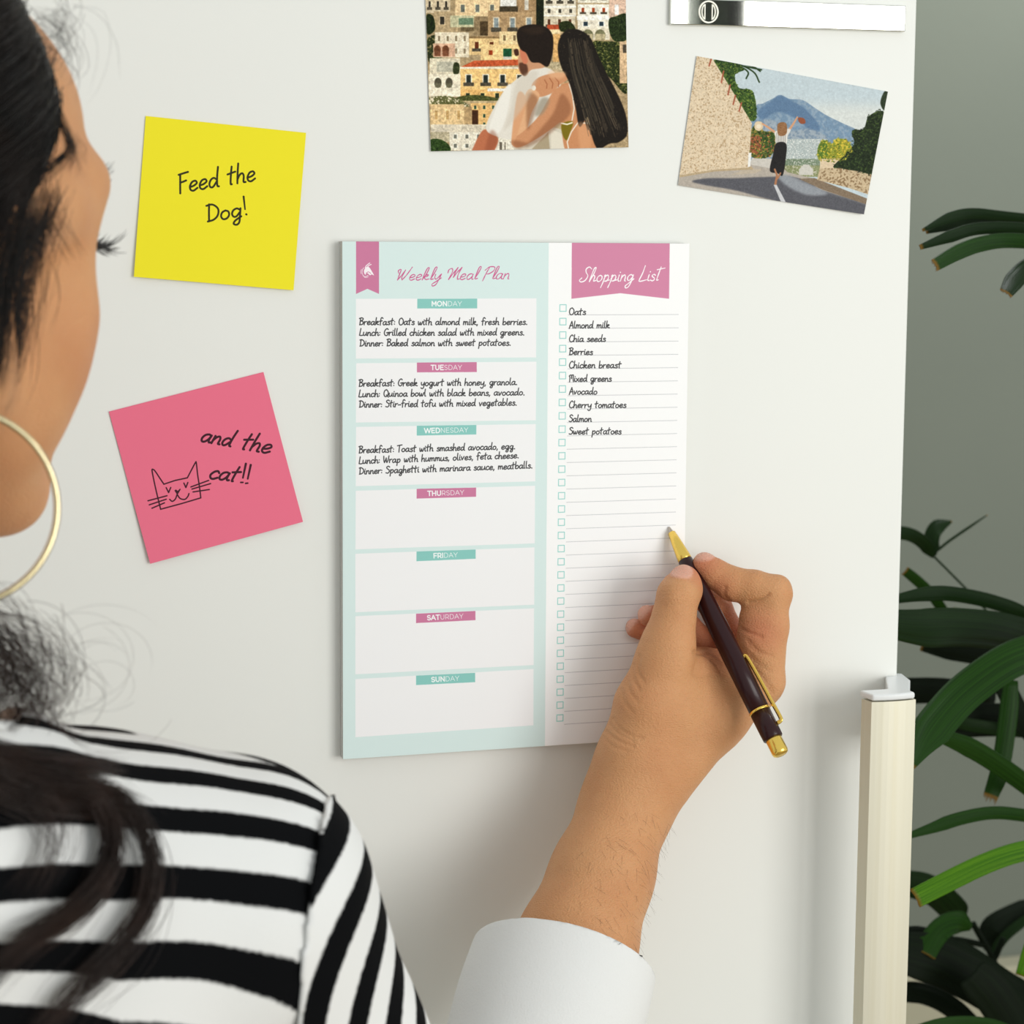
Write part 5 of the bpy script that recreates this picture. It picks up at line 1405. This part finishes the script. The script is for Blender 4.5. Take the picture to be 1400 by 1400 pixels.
# pony tail over the shoulder blade
T_ = []
def dps(x, y, add):
    p = surf(max(x, -40), max(y, 1045), 9)
    return (-p[1] if p is not None else .33) + add
def tail(pts, n, spread, r0, add=.006, curl=4, start=None):
    nw = hw(*NAPE) if start is None else start
    base = cr([to_px(nw)] + pts if start is None else pts, 6); D = np.array([dps(a, b, add) for a, b in base])
    if start is None:
        w_ = np.clip(1 - np.arange(len(D)) / 9., 0, 1); D = D * (1 - w_) + (-nw[1] + .004) * w_
    D = np.convolve(np.pad(D, 3, mode='edge'), np.ones(7) / 7, 'valid')
    for i in range(n):
        off = hr.normal(size=2) * spread; tw = hr.normal(size=2) * spread * .9; t = np.linspace(0, 1, len(base))
        f1, f2_, p1, p2 = hr.uniform(2, 7), hr.uniform(2, 7), hr.uniform(0, 6), hr.uniform(0, 6)
        q = base + off + np.outer(t, tw) + np.stack([np.sin(t * f1 + p1), np.cos(t * f2_ + p2)], 1) * curl * (.2 + t)[:, None]
        dz = hr.uniform(0, .006)
        T_.append((np.array([at(a, b, c + dz) for (a, b), c in zip(q, D)]), hr.uniform(.6, 1.2) * r0))
tail([(-150, 900), (-80, 1000), (0, 1046), (70, 1062), (120, 1082), (146, 1118), (154, 1160), (140, 1205), (96, 1250), (40, 1285), (-20, 1345)], 260, 5.5, .00018, .008)
tail([(-150, 920), (-60, 1020), (20, 1052), (100, 1066), (160, 1092), (196, 1136), (208, 1185), (200, 1240), (160, 1300), (110, 1352), (50, 1410)], 110, 6, .00016, .007, 6)
tail([(-150, 960), (-60, 1050), (20, 1078), (90, 1088), (150, 1096), (190, 1130)], 240, 9, .00017, .006)
tail([(-150, 880), (-60, 1000), (30, 1040), (90, 1052), (160, 1052)], 120, 6, .00017, .008)
tail([(-120, 1000), (-20, 1075), (60, 1110), (70, 1160), (40, 1220)], 60, 14, .00010, .006, 10, 1)
tail([(150, 1150), (120, 1230), (60, 1270), (0, 1290)], 40, 9, .00009, .006, 8, 1)
tail([(208, 1180), (190, 1260), (150, 1320), (90, 1370), (60, 1410)], 50, 12, .00010, .006, 8, 1)
strands('pony_tail', [a for a, b in T_], [b for a, b in T_], M['hair_brown'], person)
# frizz behind the neck
Z_ = []
for i in range(230):
    cx, cy_ = hr.normal(-22, 30), hr.normal(925, 22); r1, r2 = abs(hr.normal(62, 26)), abs(hr.normal(70, 20)); a0 = hr.uniform(-2.2, -.6); aa = np.linspace(a0, a0 + hr.uniform(1.2, 3.6), 26)
    d0 = .30 + hr.normal() * .012
    Z_.append((np.array([at(cx + r1 * math.cos(a) + 4 * math.sin(3 * a + i), cy_ + r2 * math.sin(a) + 4 * math.cos(2 * a + i), d0 + .01 * math.sin(a)) for a in aa]), hr.uniform(.00007, .00013)))
for i in range(12):
    cx, cy_ = hr.uniform(60, 170), hr.uniform(890, 960); r1 = hr.uniform(30, 95); a0 = hr.uniform(0, 6); aa = np.linspace(a0, a0 + hr.uniform(2.5, 5), 30)
    Z_.append((np.array([at(cx + r1 * math.cos(a), cy_ + r1 * .85 * math.sin(a), .29 + .01 * math.sin(a)) for a in aa]), .000045))
for i in range(60):
    x0 = hr.uniform(-10, 40); Z_.append((np.array([at(*p, .305) for p in cr([(x0 - 30, 850 + hr.uniform(-10, 30)), (x0 + hr.uniform(0, 30), 930), (x0 + hr.uniform(20, 60), 980 + hr.uniform(-10, 20)), (x0 + hr.uniform(50, 110), 1030)], 7)]), hr.uniform(.00006, .00011)))
nq = to_px(hw(*NAPE))
for i in range(120):
    e = [hr.normal(-10, 34), hr.normal(915, 30)]
    q = cr([(nq[0] + hr.normal() * 8, nq[1] + hr.normal() * 8), (nq[0] + 30 + hr.normal() * 20, (nq[1] + e[1]) / 2 + hr.normal() * 20), e, (e[0] + hr.normal() * 30, e[1] + 60)], 8)
    dd = np.interp(np.arange(len(q)), [0, len(q) * .5, len(q)], [-hw(*NAPE)[1], .31, .30])
    Z_.append((np.array([at(a_, b_, c_) for (a_, b_), c_ in zip(q, dd)]), hr.uniform(.00007, .00013)))
strands('frizzy_curls', [a for a, b in Z_], [b for a, b in Z_], M['hair_brown'], person)
# lashes and brow hairs
E_ = []
for s in (-1, 1):
    for i in range(64):
        u = hr.random(); x = 20 + 26 * u; y = 84 - 11 * u ** 1.5; z = 4 + 2 * math.sin(u * 3)
        o = np.array([.55 * (u - .2), .75, 0]) ; o /= np.linalg.norm(o); Ln = 11.5 * (.7 + .5 * u) * hr.uniform(.75, 1.1)
        t = np.linspace(0, 1, 7)[:, None]; bend = hr.uniform(-.45, .5)
        pts = np.array([x * s, y, z]) + t * Ln * o * [s, 1, 1] + np.array([0, 0, 1.0]) * ((t ** 2) * Ln * (.55 + bend) - t * Ln * .55) + hr.normal(size=3) * .3
        E_.append((HEAD_C + (HR @ (pts / 1000).T).T, .00022))
    for i in range(90):
        u = hr.random(); p = np.array([s * (16 + 34 * u), 88.5 - 13 * u ** 1.3, 27 + 4 * math.sin(u * 2.4) + hr.normal() * 1.6]); t = np.linspace(0, 1, 5)[:, None]
        E_.append((HEAD_C + (HR @ ((p + t * np.array([s * 5, -.4, 1.6]) + (t ** 2) * [s * 1, -2.0, 0]) / 1000).T).T, .00010))
strands('eyelashes', [a for a, b in E_], [b for a, b in E_], mat('lash_black', (0.006, 0.005, 0.005, 1), .5), person)
for s in (-1, 1):
    V, Fc, mi = [], [], []
    for i in range(17):
        for j in range(24):
            a, b = math.pi * i / 16, 2 * math.pi * j / 24
            V.append(hw(s * 31 + 11.4 * math.sin(a) * math.cos(b), 70.7 + 11.4 * math.cos(a), -.6 + 11.4 * math.sin(a) * math.sin(b)))
    for i in range(16):
        for j in range(24): Fc.append((i * 24 + j, i * 24 + (j + 1) % 24, (i + 1) * 24 + (j + 1) % 24, (i + 1) * 24 + j)); mi.append(1 if i < 1 else 2 if i < 3 else 0)
    eo = mesh_obj('eye', V, Fc, [M.setdefault('eye', mat('eye_white', srgb(235, 230, 224), .1, coat=.5)), M.setdefault('pupil', mat('pupil', (0.003, 0.003, 0.003, 1), .08)), M.setdefault('iris', mat('brown_iris', srgb(64, 38, 22), .1))], person, smooth=True)
    eo.data.polygons.foreach_set('material_index', mi)
# fine down on the forearm
D_ = []
px_, py_ = to_px(HV); cand = np.where(facing & (py_ > 1110) & (py_ < 1310) & (px_ > 780))[0]
for i in hr.choice(cand, 190, replace=False):
    p = HV[i]; dr = unit(-UP * hr.uniform(.4, 1.0) + RIGHT * hr.uniform(-.5, .9) + HN[i] * .35); t = np.linspace(0, 1, 6)[:, None]
    D_.append((p + t * dr * hr.uniform(.004, .008) - HN[i] * (t ** 2) * .0012, .000035))
strands('arm_down', [a for a, b in D_], [b for a, b in D_], mat('brown_down', srgb(74, 48, 30), .6), person)
# hoop earring
lobe = hw(73, -8, -40)
hoop_d = -lobe[1] + .004
hcn = at(-56, 694, hoop_d); hR = 134 * sc_at(-56, 694, hoop_d)
nrm = unit((CAM - hcn) * 1.0 + RIGHT * .12); ua = unit(np.cross([0, 0, 1.0], nrm)); ub = np.cross(nrm, ua)
tt = np.linspace(0, 2 * np.pi, 72, endpoint=False)
M['earring'] = mat('pale_gold', srgb(214, 200, 160), 0.18, 1.0)
ear = tube('hoop_earring', [hcn + hR * (math.cos(a) * ua + math.sin(a) * ub) for a in tt], .0012, M['earring'], person, 12, closed=True)
tag(ear, 'large thin pale gold hoop earring')
topp = hcn + hR * ub
mesh_obj('ear_hook', *tube_vf(cr([topp, (topp + lobe) / 2 + BACK * .003, lobe], 5), .0006, 8), M['earring'], ear, smooth=True)

# ------------------------------------------------------------------ palm in a pot beside the refrigerator
def leaf_mat(name, c1_, c2_, gl=.35):
    m = mat(name, c1_, gl, spec=0.09)
    nt = m.node_tree; uv = nt.nodes.new('ShaderNodeUVMap'); uv.uv_map = 'leaf'
    sp = nt.nodes.new('ShaderNodeSeparateXYZ'); nt.links.new(uv.outputs['UV'], sp.inputs[0])
    mp = nt.nodes.new('ShaderNodeMapping'); mp.inputs['Scale'].default_value = (26, 1.2, 1); nt.links.new(uv.outputs['UV'], mp.inputs['Vector'])
    n = nt.nodes.new('ShaderNodeTexNoise'); n.inputs['Scale'].default_value = 1.0; nt.links.new(mp.outputs['Vector'], n.inputs['Vector'])
    m1 = nt.nodes.new('ShaderNodeMix'); m1.data_type = 'RGBA'; m1.inputs['A'].default_value = c1_; m1.inputs['B'].default_value = c2_
    mr = nt.nodes.new('ShaderNodeMapRange'); mr.inputs['From Min'].default_value = .35; mr.inputs['From Max'].default_value = .7
    nt.links.new(n.outputs['Fac'], mr.inputs['Value']); nt.links.new(mr.outputs['Result'], m1.inputs['Factor'])
    tp = nt.nodes.new('ShaderNodeMapRange'); tp.inputs['From Min'].default_value = .975; tp.inputs['From Max'].default_value = 1.0
    nt.links.new(sp.outputs['Y'], tp.inputs['Value'])
    m2 = nt.nodes.new('ShaderNodeMix'); m2.data_type = 'RGBA'; m2.inputs['B'].default_value = srgb(112, 82, 30)
    nt.links.new(tp.outputs['Result'], m2.inputs['Factor']); nt.links.new(m1.outputs['Result'], m2.inputs['A'])
    nt.links.new(m2.outputs['Result'], bsdf(m).inputs['Base Color'])
    bp = nt.nodes.new('ShaderNodeBump'); bp.inputs['Strength'].default_value = .25; bp.inputs['Distance'].default_value = .0006
    nt.links.new(n.outputs['Fac'], bp.inputs['Height']); nt.links.new(bp.outputs['Normal'], bsdf(m).inputs['Normal'])
    return m
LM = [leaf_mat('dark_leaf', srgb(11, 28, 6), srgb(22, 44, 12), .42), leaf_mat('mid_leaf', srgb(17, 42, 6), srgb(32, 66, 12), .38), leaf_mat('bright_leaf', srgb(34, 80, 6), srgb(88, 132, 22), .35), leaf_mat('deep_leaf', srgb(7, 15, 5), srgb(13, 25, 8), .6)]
POT = at(1490, 1400, -.27); POT[2] = 0
plant = empty('potted_palm', POT, 'lady palm in a clay pot with long green drooping leaves, beside the refrigerator', 'plant')
def leaf(pts, wid, d0, d1, m, tilt=.25, taper=(.35, .55), teeth=0, droop=.12):
    """pts base->tip in photo pixels at depths d0..d1 behind the door; wid in pixels"""
    q = cr(pts, 6); n = len(q); t = np.linspace(0, 1, n)
    C = np.array([at(a, b, -(d0 + (d1 - d0) * u)) for (a, b), u in zip(q, t)])
    s0 = -((C[0] - CAM) @ CM)[2] / F_PX
    T = unit(np.gradient(C, axis=0))
    view = unit(C - CAM)
    side_ = unit(np.cross(T, view)); side_ = unit(side_ + view * tilt)
    N = unit(np.cross(side_, T))
    w_ = wid * s0 / 2 * np.minimum(1, np.minimum(taper[0] + (1 - taper[0]) * t / .18, taper[1] + (1 - taper[1]) * (1 - t) / .25))
    K_ = 9; V = []; UV = []
    for i in range(n):
        for k in range(K_):
            u = -1 + 2 * k / (K_ - 1)
            pl = (abs(u) * .16 + .045 * math.cos(u * math.pi * 3)) * w_[i]
            V.append(C[i] + side_[i] * w_[i] * u + N[i] * pl); UV.append((k / (K_ - 1), t[i]))
    Fc = [(i * K_ + k, i * K_ + k + 1, (i + 1) * K_ + k + 1, (i + 1) * K_ + k) for i in range(n - 1) for k in range(K_ - 1)]
    if teeth:
        b = (n - 1) * K_
        for k in range(K_ - 1):
            p = (np.array(V[b + k]) + np.array(V[b + k + 1])) / 2 + T[-1] * w_[-1] * teeth * (.5 + .9 * ((k * 7) % 5) / 5)
            V.append(p); UV.append(((k + .5) / (K_ - 1), 1.0)); Fc.append((b + k, b + k + 1, len(V) - 1))
    o = mesh_obj('leaf', V, Fc, LM[m], plant, smooth=True)
    uvl = o.data.uv_layers.new(name='leaf')
    for l in o.data.loops: uvl.data[l.index].uv = UV[l.vertex_index]
    md = o.modifiers.new('thickness', 'SOLIDIFY'); md.thickness = .0005
    return o
leaf([(1470, 306), (1380, 297), (1330, 292), (1298, 298), (1261, 315)], 15, .16, .10, 0, taper=(.8, .25))
leaf([(1470, 322), (1370, 309), (1330, 305), (1300, 309), (1266, 318)], 13, .17, .12, 0, taper=(.8, .3))
leaf([(1470, 318), (1385, 312), (1335, 313), (1300, 323), (1258, 338)], 17, .15, .08, 0, taper=(.8, .4), teeth=.5)
leaf([(1470, 336), (1385, 329), (1345, 333), (1312, 344), (1279, 362)], 21, .14, .07, 1, taper=(.8, .8), teeth=.7)
leaf([(1460, 346), (1410, 364), (1390, 380), (1376, 400)], 27, .12, .08, 0, taper=(.8, .7), teeth=.5)
leaf([(1276, 762), (1262, 742), (1240, 730), (1205, 728)], 19, .30, .28, 0, taper=(.2, .5))
leaf([(1277, 760), (1273, 740), (1280, 722), (1301, 713)], 22, .30, .31, 0, taper=(.3, .15))
leaf([(1278, 756), (1300, 738), (1350, 704)], 4, .30, .30, 0, taper=(.5, .4))
tube('stem', [at(*p, -.30) for p in cr([(1277, 761), (1300, 784), (1331, 816), (1370, 862), (1430, 960)], 6)], .0008, LM[0], plant, 8)
leaf([(1300, 850), (1275, 815), (1255, 795), (1238, 781)], 15, .28, .26, 1, taper=(.8, .9), teeth=.4)
leaf([(1350, 850), (1325, 842), (1303, 832)], 11, .26, .25, 2, taper=(.8, .4))
leaf([(1480, 905), (1410, 846), (1360, 824), (1300, 812), (1260, 813), (1215, 821)], 20, .20, .12, 0, taper=(.8, .5))
leaf([(1490, 930), (1420, 882), (1370, 864), (1310, 858), (1260, 858), (1195, 850)], 50, .19, .08, 0, tilt=.15, taper=(.7, .6))
leaf([(1490, 880), (1430, 888), (1380, 904), (1325, 942), (1290, 978), (1264, 1014), (1247, 1050)], 50, .12, .03, 1, tilt=.2, taper=(.7, .12))
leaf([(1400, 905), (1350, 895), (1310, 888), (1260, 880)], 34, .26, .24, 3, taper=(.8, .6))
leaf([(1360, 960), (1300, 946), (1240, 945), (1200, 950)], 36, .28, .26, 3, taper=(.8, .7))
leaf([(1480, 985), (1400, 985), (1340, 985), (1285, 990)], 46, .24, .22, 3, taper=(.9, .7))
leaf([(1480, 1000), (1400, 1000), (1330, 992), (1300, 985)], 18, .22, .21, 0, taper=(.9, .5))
leaf([(1480, 1130), (1410, 1078), (1365, 1046), (1325, 1022), (1278, 1003)], 27, .14, .10, 1, taper=(.8, .6))
leaf([(1383, 930), (1378, 985), (1368, 1050), (1355, 1088)], 26, .16, .15, 1, taper=(.7, .8), teeth=.9)
leaf([(1360, 905), (1375, 940), (1395, 980), (1410, 1010)], 30, .20, .20, 3, taper=(.7, .6))
leaf([(1480, 1160), (1420, 1122), (1385, 1113), (1350, 1112), (1310, 1120), (1275, 1132), (1235, 1145)], 18, .12, .09, 1, taper=(.8, .4))
leaf([(1490, 1160), (1430, 1160), (1390, 1166), (1345, 1182), (1295, 1206), (1252, 1228)], 28, .10, .04, 2, tilt=.3, taper=(.7, .95))
leaf([(1316, 1262), (1300, 1240), (1270, 1216), (1225, 1205)], 40, .26, .24, 0, taper=(.3, .8))
leaf([(1328, 1268), (1310, 1261), (1290, 1268), (1275, 1285), (1265, 1304)], 32, .22, .20, 1, taper=(.3, .95))
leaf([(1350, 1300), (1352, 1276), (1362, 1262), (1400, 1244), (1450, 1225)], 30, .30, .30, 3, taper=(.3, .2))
leaf([(1358, 1306), (1368, 1288), (1386, 1270), (1440, 1230)], 14, .29, .29, 0, taper=(.5, .3))
for pts in ([(1330, 1262), (1340, 1280), (1352, 1300), (1366, 1330), (1390, 1400)], [(1372, 1282), (1362, 1306), (1352, 1330), (1350, 1400)], [(1250, 1290), (1300, 1284), (1345, 1292)]):
    tube('stem', [at(*p, -.27) for p in cr(pts, 6)], .0022, LM[3], plant, 8)
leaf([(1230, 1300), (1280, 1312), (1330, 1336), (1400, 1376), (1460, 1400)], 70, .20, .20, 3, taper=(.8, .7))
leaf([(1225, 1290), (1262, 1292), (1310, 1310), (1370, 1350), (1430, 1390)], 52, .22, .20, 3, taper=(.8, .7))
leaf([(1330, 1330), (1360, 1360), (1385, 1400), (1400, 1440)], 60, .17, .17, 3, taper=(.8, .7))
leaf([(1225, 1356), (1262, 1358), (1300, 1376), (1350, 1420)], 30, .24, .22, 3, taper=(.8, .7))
leaf([(1420, 1430), (1360, 1402), (1300, 1398), (1235, 1412)], 16, .12, .10, 1, taper=(.8, .6))
leaf([(1440, 1240), (1415, 1285), (1398, 1335)], 22, .12, .11, 2, taper=(.8, .9))
# stems, soil and pot below the frame
for i, (ox, oy, top) in enumerate(((0, 0, (1490, 900)), (.04, .03, (1500, 1150)), (-.03, .04, (1490, 330)), (.02, -.04, (1500, 1400)), (-.04, -.01, (1470, 985)))):
    e_ = at(*top, -.17); b_ = POT + np.array([ox, oy, .34])
    tube('stem', cr([b_, b_ * .6 + e_ * .4 + [.02, 0, 0], e_], 8), [.0065] * 9 + [.005] * 8, LM[0], plant, 10)
prof = [(.10, .0), (.115, .005), (.145, .27), (.158, .275), (.160, .315), (.150, .318), (.144, .30), (.0, .295)]
kk = 40; V = [(POT[0] + r * math.cos(a), POT[1] + r * math.sin(a), z) for r, z in prof for a in np.linspace(0, 2 * math.pi, kk, endpoint=False)]
Fc = [(i * kk + j, i * kk + (j + 1) % kk, (i + 1) * kk + (j + 1) % kk, (i + 1) * kk + j) for i in range(len(prof) - 1) for j in range(kk)] + [tuple(range(kk - 1, -1, -1))]
mesh_obj('pot', V, Fc, mat('terracotta', srgb(168, 104, 74), .85, bump=(80, .2, .001)), plant, smooth=True)
V = [(POT[0] + r * math.cos(a), POT[1] + r * math.sin(a), .302 + hr.normal() * .002) for r in (.142, .10, .05, .005) for a in np.linspace(0, 2 * math.pi, kk, endpoint=False)]
Fc = [(i * kk + j, i * kk + (j + 1) % kk, (i + 1) * kk + (j + 1) % kk, (i + 1) * kk + j) for i in range(3) for j in range(kk)]
mesh_obj('soil', V, Fc, mat('dark_soil', srgb(52, 40, 32), 1.0, bump=(300, .6, .004)), plant)
bpy.context.view_layer.update()
